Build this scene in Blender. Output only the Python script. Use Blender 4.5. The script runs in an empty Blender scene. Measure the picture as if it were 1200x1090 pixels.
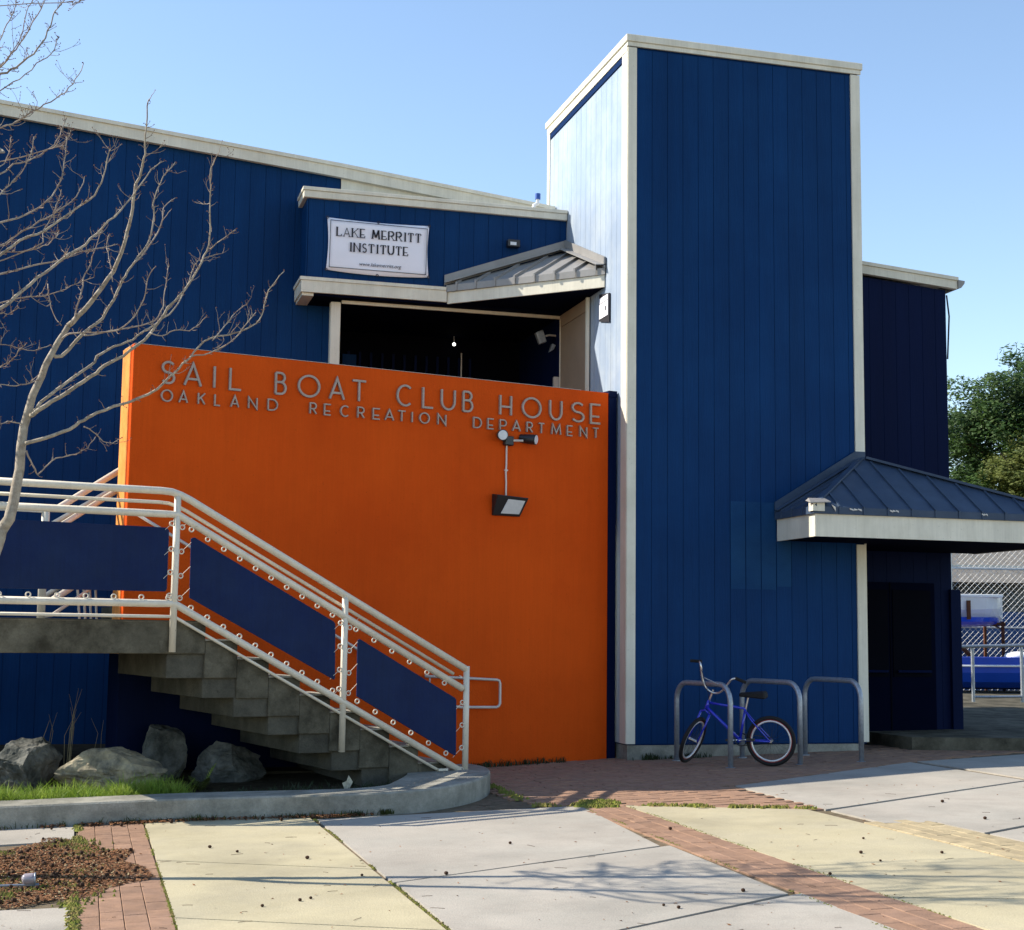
import bpy, bmesh, math, random
from mathutils import Vector, Matrix, noise
random.seed(7)
PI = math.pi
scene = bpy.context.scene
col = scene.collection

# ------------------------------------------------------------------ camera
H = 1.4
yaw, pitch, roll = 0.27462, 0.11471, 0.01238
cy, sy, cp, sp = math.cos(yaw), math.sin(yaw), math.cos(pitch), math.sin(pitch)
fwd = Vector((sy*cp, cy*cp, sp)); rt = Vector((cy, -sy, 0)); up = rt.cross(fwd)
cr, sr = math.cos(roll), math.sin(roll)
r2 = rt*cr + up*sr; u2 = up*cr - rt*sr
cam_d = bpy.data.cameras.new('camera'); cam = bpy.data.objects.new('camera', cam_d); col.objects.link(cam)
cam.matrix_world = Matrix(((r2.x, u2.x, -fwd.x, 0), (r2.y, u2.y, -fwd.y, 0), (r2.z, u2.z, -fwd.z, H), (0, 0, 0, 1)))
cam_d.sensor_fit = 'HORIZONTAL'; cam_d.sensor_width = 36; cam_d.lens = 1758/1200*36
cam_d.clip_end = 2000
scene.camera = cam

# ------------------------------------------------------------------ light
SD = Vector((-1, .437, .81)).normalized()          # towards the sun
elev = math.asin(SD.z)
sun_d = bpy.data.lights.new('sun', 'SUN'); sun = bpy.data.objects.new('sun', sun_d); col.objects.link(sun)
sun.rotation_euler = SD.to_track_quat('Z', 'Y').to_euler()
sun_d.energy = 4.2; sun_d.angle = math.radians(.5); sun_d.color = (1, .91, .77)
world = bpy.data.worlds.new('World'); scene.world = world; world.use_nodes = True
wn = world.node_tree.nodes; wl = world.node_tree.links
sky = wn.new('ShaderNodeTexSky'); sky.sky_type = 'NISHITA'; sky.sun_disc = False
sky.sun_elevation = elev; sky.sun_rotation = math.atan2(SD.x, SD.y)
sky.air_density = 1.0; sky.dust_density = 0.05; sky.ozone_density = .9; sky.altitude = 0
wl.new(sky.outputs[0], wn['Background'].inputs[0]); wn['Background'].inputs[1].default_value = .118
scene.view_settings.view_transform = 'Standard'; scene.view_settings.look = 'None'
scene.view_settings.exposure = 1.05; scene.view_settings.gamma = 1

# ------------------------------------------------------------------ materials
def mat(name, c, rough=.6, var=.12, scale=3, bump=0, bscale=40, spec=.4, metal=0, c2=None, mixs=None, streak=False, tint=0.0, coat=0, grain=0, speck=0, stain=0, trans=0):
    m = bpy.data.materials.new(name); m.use_nodes = True; nt = m.node_tree; N = nt.nodes; L = nt.links
    b = N['Principled BSDF']; b.inputs['Roughness'].default_value = rough; b.inputs['Metallic'].default_value = metal
    b.inputs['Specular IOR Level'].default_value = spec
    if coat: b.inputs['Coat Weight'].default_value = coat
    g = N.new('ShaderNodeNewGeometry')
    mp = N.new('ShaderNodeMapping'); L.new(g.outputs['Position'], mp.inputs[0])
    if streak: mp.inputs['Scale'].default_value = (1, 1, .12)
    n1 = N.new('ShaderNodeTexNoise'); n1.inputs['Scale'].default_value = scale; n1.inputs['Detail'].default_value = 6
    n1.inputs['Roughness'].default_value = .62
    L.new(mp.outputs[0], n1.inputs['Vector'])
    mr = N.new('ShaderNodeMapRange'); mr.inputs['From Min'].default_value = .3; mr.inputs['From Max'].default_value = .7
    mr.inputs['To Min'].default_value = 1-var; mr.inputs['To Max'].default_value = 1+var
    L.new(n1.outputs[0], mr.inputs[0])
    val = mr.outputs[0]
    if tint:
        oi = N.new('ShaderNodeObjectInfo'); m2 = N.new('ShaderNodeMapRange')
        m2.inputs['To Min'].default_value = 1-tint; m2.inputs['To Max'].default_value = 1+tint
        L.new(oi.outputs['Random'], m2.inputs[0])
        mm = N.new('ShaderNodeMath'); mm.operation = 'MULTIPLY'; L.new(val, mm.inputs[0]); L.new(m2.outputs[0], mm.inputs[1]); val = mm.outputs[0]
    def layer(val, vec, sc, lo, hi, a, b_, det=4):
        nn = N.new('ShaderNodeTexNoise'); nn.inputs['Scale'].default_value = sc; nn.inputs['Detail'].default_value = det; nn.inputs['Roughness'].default_value = .65
        L.new(vec, nn.inputs['Vector']); r_ = N.new('ShaderNodeMapRange')
        for k_, v_ in (('From Min', lo), ('From Max', hi), ('To Min', a), ('To Max', b_)): r_.inputs[k_].default_value = v_
        L.new(nn.outputs[0], r_.inputs[0]); q_ = N.new('ShaderNodeMath'); q_.operation = 'MULTIPLY'
        L.new(val, q_.inputs[0]); L.new(r_.outputs[0], q_.inputs[1]); return q_.outputs[0]
    if grain:
        mg = N.new('ShaderNodeMapping'); mg.inputs['Scale'].default_value = (1, 1, .035); L.new(g.outputs['Position'], mg.inputs[0])
        val = layer(val, mg.outputs[0], 55, .3, .7, 1-grain, 1+grain)
        val = layer(val, mg.outputs[0], 9, .3, .7, 1-grain*.7, 1+grain*.7)
    if speck: val = layer(val, g.outputs['Position'], 34, .66, .72, 1, 1-speck, 3)
    if stain:
        val = layer(val, g.outputs['Position'], .55, .46, .66, 1+stain*.15, 1-stain, 9)
        val = layer(val, g.outputs['Position'], 2.6, .5, .72, 1, 1-stain*.6, 8)
        val = layer(val, g.outputs['Position'], 60, .3, .7, 1-stain*.35, 1+stain*.35, 2)
    vm = N.new('ShaderNodeVectorMath'); vm.operation = 'SCALE'
    if c2:
        n2 = N.new('ShaderNodeTexNoise'); n2.inputs['Scale'].default_value = mixs or scale*.7; n2.inputs['Detail'].default_value = 8; n2.inputs['Roughness'].default_value = .7
        L.new(g.outputs['Position'], n2.inputs['Vector'])
        cr_ = N.new('ShaderNodeValToRGB'); cr_.color_ramp.elements[0].position = .42; cr_.color_ramp.elements[1].position = .62
        cr_.color_ramp.elements[0].color = (*c, 1); cr_.color_ramp.elements[1].color = (*c2, 1)
        L.new(n2.outputs[0], cr_.inputs[0]); L.new(cr_.outputs[0], vm.inputs[0])
    else: vm.inputs[0].default_value = c
    L.new(val, vm.inputs['Scale']); L.new(vm.outputs[0], b.inputs['Base Color'])
    if bump:
        n3 = N.new('ShaderNodeTexNoise'); n3.inputs['Scale'].default_value = bscale; n3.inputs['Detail'].default_value = 5
        L.new(mp.outputs[0], n3.inputs['Vector'])
        bp = N.new('ShaderNodeBump'); bp.inputs['Strength'].default_value = bump; bp.inputs['Distance'].default_value = .01
        L.new(n3.outputs[0], bp.inputs['Height']); L.new(bp.outputs[0], b.inputs['Normal'])
    if trans:
        tb = N.new('ShaderNodeBsdfTranslucent'); L.new(vm.outputs[0], tb.inputs['Color']); mx = N.new('ShaderNodeMixShader'); mx.inputs[0].default_value = trans
        L.new(b.outputs[0], mx.inputs[1]); L.new(tb.outputs[0], mx.inputs[2]); L.new(mx.outputs[0], N['Material Output'].inputs['Surface'])
    return m
M = {}
M['navy'] = mat('navy_siding_paint', (.0012, .0275, .104), .55, .12, 1.6, .3, 60, .09, streak=True, tint=.03, c2=(.0022, .033, .118), mixs=.8, grain=.07, speck=.0)
M['navy_d'] = mat('deep_navy_and_shade', (.0014, .0065, .036), .65, .15, 2, .2, 50, .08, streak=True, tint=.04)  # deep navy parts; on porch and right wing walls it stands in for shade
M['navy_patch'] = mat('faded_navy_patch', (.0075, .042, .125), .6, .12, 2.5, .2, 60, .06, c2=(.010, .050, .135), mixs=2)
M['navy_groove'] = mat('navy_groove', (.0022, .018, .075), .8, .1, 3, spec=.05)
M['pale'] = mat('painted_sunlit_blue_siding', (.27, .34, .45), .42, .1, 2, .3, 70, .5, streak=True, tint=.03, c2=(.35, .41, .48), mixs=1.2, grain=.05)  # sunlight on the blue siding put into this colour and the groove's
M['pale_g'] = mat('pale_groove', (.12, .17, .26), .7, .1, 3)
M['trim'] = mat('warm_white_trim', (.66, .63, .53), .5, .1, 4, .15, 80, .35, streak=True, c2=(.60, .57, .47), mixs=2.2, grain=.05, speck=.25)
M['orange'] = mat('orange_wall_paint', (.61, .078, .006), .7, .05, 1.1, .35, 45, .06, c2=(.56, .066, .005), mixs=.5, grain=.035, speck=.22)
M['orange_e'] = mat('orange_edge_painted_sun', (.76, .30, .07), .5, .2, 5, .3, 60, .3, streak=True, c2=(.70, .24, .045), mixs=7)  # sunlit end of the wall, its light put into the colour
M['rail'] = mat('cream_rail_paint', (.66, .60, .49), .4, .07, 8, .05, 60, .4, speck=.3, grain=.05)
M['panel'] = mat('navy_rail_panel', (.0035, .014, .065), .5, .12, 3, .1, 50, .12, c2=(.0065, .019, .068), mixs=2, grain=.08, speck=.0)
M['conc'] = mat('concrete', (.085, .08, .062), .85, .22, 5, .5, 60, .2, c2=(.055, .052, .04), mixs=2.2, stain=.3, speck=.3)  # base tone lowered to hold the shade under the stairs
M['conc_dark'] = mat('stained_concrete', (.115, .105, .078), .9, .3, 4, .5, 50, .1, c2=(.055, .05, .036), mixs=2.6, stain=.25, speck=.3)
M['curb'] = mat('curb_concrete', (.30, .29, .25), .85, .18, 5, .5, 70, .1, c2=(.20, .195, .165), mixs=3, stain=.25, speck=.25)
M['slab_y'] = mat('yellow_tinted_slab', (.42, .372, .245), .85, .10, 1.4, .35, 90, .25, c2=(.385, .345, .24), mixs=.9, stain=.16, speck=.12)
M['slab_g'] = mat('grey_slab', (.36, .33, .285), .85, .10, 1.4, .35, 90, .25, c2=(.335, .315, .275), mixs=.9, stain=.17, speck=.12)
M['brick'] = mat('red_paver', (.29, .18, .122), .9, .15, 9, .5, 90, .1, tint=.10, c2=(.25, .16, .115), mixs=5)
M['brick_y'] = mat('tan_paver', (.38, .31, .19), .9, .18, 9, .5, 90, .2, tint=.12, c2=(.33, .27, .17), mixs=5)
M['sand'] = mat('joint_sand', (.17, .13, .09), .95, .3, 14, .5, 120, .1, c2=(.12, .10, .065), mixs=6)
M['soil'] = mat('planter_soil', (.05, .04, .025), .95, .4, 8, .8, 40, .1)
M['asphalt'] = mat('far_ground', (.10, .095, .085), .9, .2, 1, .3, 40, .2)
M['letter'] = mat('letter_metal', (.33, .265, .225), .45, .15, 12, .1, 60, .4, metal=.15)
M['roof'] = mat('grey_standing_seam_metal', (.25, .245, .24), .45, .12, 4, .1, 50, .4, metal=.1)
M['roof_b'] = mat('blue_grey_standing_seam_metal', (.034, .056, .098), .5, .12, 4, .1, 50, .25, metal=.0, c2=(.044, .068, .112), mixs=3, speck=.2)
M['black'] = mat('black_plastic', (.012, .012, .014), .4, .1, 10, 0, 50, .5)
M['lens'] = mat('frosted_lens', (.62, .65, .68), .25, .05, 20, .2, 200, .6)
M['steel'] = mat('galvanised_steel', (.30, .33, .37), .42, .2, 30, .1, 120, .5, metal=.55)
M['conduit'] = mat('conduit', (.55, .50, .45), .4, .1, 10, 0, 50, .5, metal=.2)
M['vinyl'] = mat('white_vinyl', (.78, .78, .86), .5, .03, 3, .1, 20, .3)
M['ink'] = mat('black_ink', (.012, .012, .02), .6, .05, 10)
M['cord'] = mat('black_cord', (.02, .02, .03), .6, .05, 10)
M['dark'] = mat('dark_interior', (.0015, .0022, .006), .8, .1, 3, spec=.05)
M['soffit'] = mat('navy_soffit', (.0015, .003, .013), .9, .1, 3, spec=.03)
M['beige'] = mat('beige_panel', (.27, .195, .135), .6, .08, 3, .1, 50, .3)
M['rock'] = mat('boulder', (.36, .31, .21), .9, .35, 5, .9, 22, .2, c2=(.09, .09, .085), mixs=3.2)
M['rock_b'] = mat('grey_boulder', (.15, .15, .135), .9, .4, 6, .9, 26, .1, c2=(.055, .06, .055), mixs=3.5, speck=.4)
M['grass'] = mat('bright_grass', (.15, .25, .025), .6, .3, 6, 0, 40, .3, c2=(.27, .34, .06), mixs=5, trans=.4)
M['weed'] = mat('dark_weed', (.035, .05, .012), .7, .4, 9, 0, 40, .2, c2=(.07, .075, .02), mixs=12)
M['ivy'] = mat('ivy', (.02, .032, .010), .6, .3, 9, 0, 40, .3)
M['moss'] = mat('moss', (.15, .17, .03), .9, .35, 12, .5, 60, .1, c2=(.17, .13, .05), mixs=10)
M['litter'] = mat('dead_leaf_litter', (.15, .06, .026), .85, .45, 30, 0, 40, .2, c2=(.25, .125, .055), mixs=25)
M['cone'] = mat('seed_ball', (.045, .022, .012), .8, .3, 30, .3, 80, .2)
M['straw'] = mat('dry_stalk', (.30, .24, .13), .8, .2, 9)
M['bark'] = mat('pale_bark', (.36, .315, .25), .8, .3, 14, .4, 60, .2, c2=(.24, .20, .155), mixs=11)
M['bark_up'] = mat('twig_bark', (.34, .29, .235), .75, .25, 14, .2, 60, .2, c2=(.24, .17, .13), mixs=8)
M['bud'] = mat('bud', (.12, .045, .03), .7, .3, 14)
M['leaf_a'] = mat('leaf_dark_green', (.028, .062, .014), .6, .3, 1.2, 0, 40, .3, tint=0, c2=(.06, .11, .02), mixs=.9, trans=.3)
M['leaf_b'] = mat('leaf_olive', (.09, .115, .026), .6, .3, 1.4, 0, 40, .3, c2=(.14, .16, .035), mixs=1.1, trans=.3)
M['trunkb'] = mat('dark_bark', (.06, .045, .03), .9, .3, 5, .5, 20, .2)
M['bike'] = mat('cobalt_bike_paint', (.012, .03, .48), .25, .05, 9, 0, 40, .6, coat=.5)
M['tyre'] = mat('black_rubber', (.012, .011, .012), .75, .15, 30, .1, 100, .3)
M['tyre_r'] = mat('red_tyre_line', (.35, .03, .03), .6, .1, 30)
M['rim'] = mat('polished_rim', (.68, .66, .66), .28, .06, 30, 0, 40, .6, metal=.4)
M['chrome'] = mat('chrome', (.62, .60, .58), .22, .05, 30, 0, 40, .6, metal=.7)
M['boat_b'] = mat('blue_boat_hull', (.012, .07, .50), .3, .06, 3, 0, 40, .5)
M['boat_w'] = mat('white_boat_hull', (.74, .76, .78), .35, .06, 3, 0, 40, .5)
M['rust'] = mat('rusty_steel', (.10, .04, .022), .8, .3, 12, .3, 60, .2)
M['fence'] = mat('fence_wire', (.62, .63, .62), .4, .08, 9, 0, 40, .5, metal=.2)
M['tarp'] = mat('blue_wall_paint', (.016, .06, .19), .7, .15, 1.5)
M['shed'] = mat('pale_grey_blue_wall', (.25, .34, .40), .7, .08, 1.5)
M['shingle'] = mat('grey_shingle', (.20, .185, .165), .9, .25, 6, .5, 30, .1)
M['globe'] = mat('white_lamp_globe', (.85, .85, .85), .3, .02, 5)
gm = M['globe'].node_tree.nodes['Principled BSDF']; gm.inputs['Emission Color'].default_value = (1, .97, .9, 1); gm.inputs['Emission Strength'].default_value = 1.5
M['valve'] = mat('blue_valve', (.02, .08, .35), .4, .05, 9)
M['paper'] = mat('pale_litter_scrap', (.42, .38, .28), .8, .3, 40)
M['glass'] = mat('lamp_glass', (.30, .26, .28), .15, .1, 30, 0, 40, .8)

# ------------------------------------------------------------------ mesh helpers
class MB:
    def __init__(s): s.v = []; s.f = []; s.mi = []; s.cur = 0
    def add(s, vs, fs):
        o = len(s.v); s.v += [tuple(p) for p in vs]; s.f += [tuple(i+o for i in f) for f in fs]; s.mi += [s.cur]*len(fs); return s
    def hexa(s, b, t):   # b: 4 bottom pts ccw, t: 4 top pts
        return s.add(list(b)+list(t), [(3,2,1,0),(4,5,6,7),(0,1,5,4),(1,2,6,5),(2,3,7,6),(3,0,4,7)])
    def box(s, x0, x1, y0, y1, z0, z1):
        return s.hexa([(x0,y0,z0),(x1,y0,z0),(x1,y1,z0),(x0,y1,z0)], [(x0,y0,z1),(x1,y0,z1),(x1,y1,z1),(x0,y1,z1)])
    def prism(s, poly, d):  # poly: 3d points, extruded by vector d
        n = len(poly); d = Vector(d); q = [Vector(p)+d for p in poly]
        return s.add(list(poly)+q, [tuple(range(n))[::-1], tuple(range(n, 2*n))]+[(i,(i+1)%n,(i+1)%n+n,i+n) for i in range(n)])
    def tube(s, pts, rad, n=8, cap=True, closed=False):
        pts = [Vector(p) for p in pts]; k = len(pts)
        if not hasattr(rad, '__len__'): rad = [rad]*k
        vs = []; ref = None
        for i, p in enumerate(pts):
            if closed: a = pts[(i+1)%k]-pts[i-1]
            else: a = pts[min(i+1,k-1)]-pts[max(i-1,0)]
            a.normalize()
            if ref is None:
                ref = a.orthogonal().normalized()
            ref = (ref - a*ref.dot(a)); ref = ref.normalized() if ref.length > 1e-6 else a.orthogonal().normalized()
            w = a.cross(ref)
            for j in range(n):
                t = 2*PI*j/n; vs.append(p+(ref*math.cos(t)+w*math.sin(t))*rad[i])
        fs = []
        for i in range(k if closed else k-1):
            i2 = (i+1)%k
            for j in range(n): fs.append((i*n+j, i*n+(j+1)%n, i2*n+(j+1)%n, i2*n+j))
        if cap and not closed: fs += [tuple(range(n))[::-1], tuple(range((k-1)*n, k*n))]
        return s.add(vs, fs)
    def torus(s, c, R, r, ax, n=14, m=6):
        ax = Vector(ax).normalized(); a = ax.orthogonal().normalized(); b = ax.cross(a); c = Vector(c)
        return s.tube([c+(a*math.cos(2*PI*i/n)+b*math.sin(2*PI*i/n))*R for i in range(n)], r, m, closed=True)
    def ribbon(s, pts, w, d, org=(0,0,0), ux=(1,0,0), uy=(0,0,1), un=(0,-1,0), closed=False):
        # flat stroke of width w in the plane (ux,uy), thickness d along un
        P = []
        for p in pts:
            if not P or (Vector((p[0], p[1]))-P[-1]).length > 1e-4: P.append(Vector((p[0], p[1])))
        k = len(P); Lp = []; Rp = []
        if k < 2: return s
        for i in range(k):
            if closed: a = (P[i]-P[i-1]).normalized(); b = (P[(i+1)%k]-P[i]).normalized()
            else:
                a = (P[i]-P[i-1]).normalized() if i else None; b = (P[i+1]-P[i]).normalized() if i < k-1 else None
                a = a or b; b = b or a
            na = Vector((-a.y, a.x)); nb = Vector((-b.y, b.x)); m = (na+nb)
            m = m.normalized() if m.length > 1e-5 else na
            l = w/2/max(.35, m.dot(na)); Lp.append(P[i]+m*l); Rp.append(P[i]-m*l)
        org, ux, uy, un = map(Vector, (org, ux, uy, un)); vs = []
        for q in (0, d):
            for A_ in (Lp, Rp):
                for p in A_: vs.append(org+ux*p.x+uy*p.y+un*q)
        fs = []
        for i in range(k if closed else k-1):
            j = (i+1)%k
            fs += [(2*k+i, 2*k+j, 3*k+j, 3*k+i), (i, k+i, k+j, j), (i, j, 2*k+j, 2*k+i), (k+j, k+i, 3*k+i, 3*k+j)]
        if not closed: fs += [(0, 2*k, 3*k, k), (k-1, 2*k-1, 4*k-1, 3*k-1)]
        return s.add(vs, fs)
    def build(s, name, m, parent=None, smooth=False, bevel=0):
        me = bpy.data.meshes.new(name); me.from_pydata(s.v, [], s.f)
        for mm in (m if isinstance(m, (list, tuple)) else [m]): me.materials.append(M[mm])
        if s.cur: me.polygons.foreach_set('material_index', s.mi)
        me.update()
        bm = bmesh.new(); bm.from_mesh(me); bmesh.ops.recalc_face_normals(bm, faces=bm.faces)
        if bevel: bmesh.ops.bevel(bm, geom=bm.edges[:], offset=bevel, segments=1, affect='EDGES', clamp_overlap=True)
        bm.to_mesh(me); bm.free()
        if smooth: me.shade_smooth() if hasattr(me, 'shade_smooth') else me.polygons.foreach_set('use_smooth', [True]*len(me.polygons))
        o = bpy.data.objects.new(name, me); col.objects.link(o)
        if parent: o.parent = parent
        return o
def tag(o, label=None, cat=None, group=None, kind=None):
    if label: o['label'] = label
    if cat: o['category'] = cat
    if group: o['group'] = group
    if kind: o['kind'] = kind
    return o
def thing(name, label, cat, loc=(0,0,0), rz=0, group=None):
    o = bpy.data.objects.new(name, None); o.empty_display_size = .2; col.objects.link(o)
    o.location = loc; o.rotation_euler = (0,0,rz); return tag(o, label, cat, group)
def copy_tree(o, parent=None):
    c = o.copy(); col.objects.link(c); c.parent = parent
    for ch in list(o.children): copy_tree(ch, c)
    return c
def gz(x, y=0): return .03*(max(-8, min(9, x))-6.133)

# ------------------------------------------------------------------ ground and paving
g = MB(); xs = [-300, -8, 9, 300]; ys = [-60, 300]
for i in range(3):
    g.add([(xs[i],-60,gz(xs[i])-.014),(xs[i+1],-60,gz(xs[i+1])-.014),(xs[i+1],300,gz(xs[i+1])-.014),(xs[i],300,gz(xs[i])-.014)], [(0,1,2,3)])
tag(g.build('ground', 'sand'), kind='structure')
pave = tag(bpy.data.objects.new('pavement', None), kind='structure'); col.objects.link(pave)
pm = MB(); pm.box(-7, 8.9, 3, 13.0, 0, .004)
def slab(poly, m, j=.008):
    c = Vector((sum(p[0] for p in poly)/len(poly), sum(p[1] for p in poly)/len(poly)))
    q = []
    for p in poly:
        v = c-Vector(p[:2]); l = v.length; v = Vector(p[:2])+v/l*j*1.5; q.append(v)
    b = MB(); n = len(q)
    b.add([(p.x, p.y, gz(p.x)-.04) for p in q]+[(p.x, p.y, gz(p.x)) for p in q], [tuple(range(n))[::-1], tuple(range(n, 2*n))]+[(i,(i+1)%n,(i+1)%n+n,i+n) for i in range(n)])
    return b.build('paving_slab', m, pave)
Y = 'slab_y'; G = 'slab_g'
# column left of the first brick band
slab([(-2.4,4.4),(.0,4.4),(.0,6.6),(-2.4,7.2)], G); slab([(-2.4,7.2),(.0,6.6),(.0,9.30),(-2.4,9.6)], G)
slab([(-2.4,12.15),(.0,12.2),(.0,13.2),(-2.4,13.2)], G)
slab([(-6,4.4),(-2.4,4.4),(-2.4,9.4),(-6,9.4)], Y); slab([(-6,9.4),(-2.4,9.4),(-2.4,13.2),(-6,13.2)], G)
# between the bands: yellow strip, grey strip
ya = [4.2, 6.6, 8.75, 10.95, 13.16]; yb = [3.6, 5.9, 7.87, 10.0, 13.0]
for i in range(4): slab([(.545,ya[i]),(1.90,yb[i]),(1.90,yb[i+1]),(.545,ya[i+1])], Y)
gc = [(4.2, 5.0), (7.16, 8.2), (9.43, 10.25), (12.75, 12.78)]
for i in range(3): slab([(1.915,gc[i][0]),(4.03,gc[i][1]),(4.10,gc[i+1][1]) if i < 2 else (4.26,12.75),(1.93,gc[i+1][0])], G)
# yellow strip right of the second band, grey beyond
slab([(4.50,4.6),(5.93,4.0),(5.93,7.2),(4.50,7.9)], Y); slab([(4.50,7.9),(5.93,7.2),(5.93,11.75),(4.62,12.62)], Y)
slab([(6.06,11.66),(8.9,12.95),(8.9,15.1),(6.13,13.67)], G)
slab([(6.47,10.6),(6.47,9.95),(8.9,11.1),(8.9,12.9),(6.07,11.60),(6.07,10.72)], G)
slab([(6.47,9.9),(6.47,7.0),(8.9,7.9),(8.9,11.05)], G); slab([(5.95,4.0),(8.9,5.0),(8.9,7.85),(6.47,6.95),(5.95,6.8)], G)
slab([(9.0,5.0),(12.5,6.5),(12.5,16.6),(9.0,15.14)], G)
# brick bands
bm_ = MB().box(0,.098,0,.198,-.04,0)
bmesh_brick = {}
def brick_obj(m, w, l):
    key = (m, w, l)
    if key not in bmesh_brick:
        t = MB().box(-w/2, w/2, -l/2, l/2, -.04, 0); o = t.build('brick', m, pave, bevel=.003); bmesh_brick[key] = o; return o
    o = bmesh_brick[key].copy(); col.objects.link(o); return o
def band(x0, x1, y0, y1, m, skew=0, limit=0, n=4):
    w = (x1-x0); bw = w/n; stuff = MB(); Lb = .245
    for i in range(n):
        y = y0-(Lb/2 if i % 2 else 0)
        while y < y1:
            off = skew*(y-y0); xc = x0+bw*(i+.5)+off; wd = bw-.0035; dz = random.uniform(-.002, .0015)
            if y < limit:
                o = brick_obj(m, round(wd, 4), Lb-.0035); o.location = (xc, y+Lb/2, gz(xc)+dz)
                o.rotation_euler = (random.uniform(-.004,.004), -.03+random.uniform(-.006,.006), random.uniform(-.008,.008))
            else:
                ya_, yb_ = y+.003, y+Lb-.003
                stuff.hexa([(xc-wd/2,ya_,gz(xc)-.04),(xc+wd/2,ya_,gz(xc)-.04),(xc+wd/2,yb_,gz(xc)-.04),(xc-wd/2,yb_,gz(xc)-.04)],
                           [(xc-wd/2,ya_,gz(xc-wd/2)+dz),(xc+wd/2,ya_,gz(xc+wd/2)+dz),(xc+wd/2,yb_,gz(xc+wd/2)+dz),(xc-wd/2,yb_,gz(xc-wd/2)+dz)])
            y += Lb
    if stuff.f: tag(stuff.build('brick_course', m, pave), kind='stuff')
band(.02, .54, 7.7, 13.2, 'brick', 0, 20)
band(4.05, 4.48, 6.5, 12.6, 'brick', .022, 20, 3)
band(5.96, 6.46, 7.4, 10.6, 'brick_y', 0, 20)
# brick apron at the foot of the building, shown too small to pick apart
def in_apron(x, y):
    if x < 4.0: return y > 13.3+(4.0-x)*.3 and y < 16.6 and x > 3.9
    yb_ = 12.79 if x < 4.62 else (12.6-(x-4.62)*.62 if x < 6.06 else 99)
    if x > 6.08: yb_ = 13.70+(x-6.13)*.515
    return y > yb_ and y < 18
ap = MB(); y = 11.6; r = 0
while y < 17.6:
    x = 3.2+(.1 if r % 2 else 0)
    while x < 13.4:
        if in_apron(x+.1, y+.05):
            dz = random.uniform(-.004, .003)
            ap.hexa([(x+.003,y+.003,gz(x)-.04),(x+.197,y+.003,gz(x)-.04),(x+.197,y+.098,gz(x)-.04),(x+.003,y+.098,gz(x)-.04)],
                    [(x+.003,y+.003,gz(x)+dz),(x+.197,y+.003,gz(x+.2)+dz),(x+.197,y+.098,gz(x+.2)+dz),(x+.003,y+.098,gz(x)+dz)])
        x += .2
    y += .101; r += 1
tag(ap.build('brick_apron', 'brick', pave), kind='stuff')

# ------------------------------------------------------------------ club house
house = thing('club_house', 'tall navy blue wood sided club house with a square tower and cream trim', 'building', (6.133, 16.715, 0))
HO = Vector((6.133, 16.715, 0))
def W(b):  # shift a world-coordinate builder into the house frame
    b.v = [(p[0]-HO.x, p[1]-HO.y, p[2]-HO.z) for p in b.v]; return b
def siding(parent, m, o, d, nrm, u0, u1, zb, zt, pitch=.203, gap=.0055, th=.008):
    d = Vector(d).normalized(); nrm = Vector(nrm); o = Vector(o); u = u0
    while u < u1-.01:
        a = u+gap/2; b = min(u+pitch, u1)-gap/2
        fz = lambda f, t: f(t) if callable(f) else f
        P = lambda t, z, k: tuple(o+d*t+Vector((0,0,z))+nrm*k)
        bd = MB(); bd.hexa([P(a,fz(zb,a),-.004),P(b,fz(zb,b),-.004),P(b,fz(zb,b),th),P(a,fz(zb,a),th)], [P(a,fz(zt,a),-.004),P(b,fz(zt,b),-.004),P(b,fz(zt,b),th),P(a,fz(zt,a),th)])
        W(bd).build('siding_board', m, parent)
        u += pitch
# tower
XT, YT = 6.133, 16.715; XR = 9.285
tw = W(MB().box(XT+.016, XR-.016, YT+.016, 20.06, .17, 8.70)).build('tower', 'navy_groove', house)
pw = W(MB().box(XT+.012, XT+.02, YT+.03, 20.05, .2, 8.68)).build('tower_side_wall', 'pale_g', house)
siding(tw, 'navy', (0, YT+.016, 0), (1,0,0), (0,-1,0), XT+.112, XR-.13, .185, 8.63)
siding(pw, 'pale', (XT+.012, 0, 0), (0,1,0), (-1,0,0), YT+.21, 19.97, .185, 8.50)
W(MB().box(XT+.02, XR-.08, YT+.02, YT+.4, -.2, .178)).build('foundation', 'curb', house)
W(MB().box(XT-.006, XT+.106, YT-.014, YT+.012, .186, 8.64)).build('corner_trim', 'trim', house)
W(MB().box(XT-.012, XT+.008, YT-.0, YT+.085, .186, 8.64)).build('corner_trim', 'trim', house)
W(MB().box(XT-.010, XT+.008, YT+.090, YT+.20, .186, 8.64)).build('corner_trim', 'trim', house)
W(MB().box(XR-.128, XR-.002, YT-.014, YT+.010, 3.66, 8.64)).build('corner_trim', 'trim', house)
W(MB().box(XR-.128, XR-.002, YT-.014, YT+.010, .19, 2.60)).build('corner_trim', 'trim', house)
W(MB().box(XR-.012, XR+.014, YT+.012, YT+.12, .19, 8.64)).build('corner_trim', 'trim', house)
W(MB().box(XT-.010, XT+.008, 19.95, 20.06, 7.0, 8.64)).build('corner_trim', 'trim', house)
for i in range(4):
    x_ = XT+.112+.203*(6+i); W(MB().box(x_+.006, x_+.197, YT+.0045, YT+.0058, 2.02 if i < 3 else 2.06, 3.08)).build('repainted_patch', 'navy_patch', tw)
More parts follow.
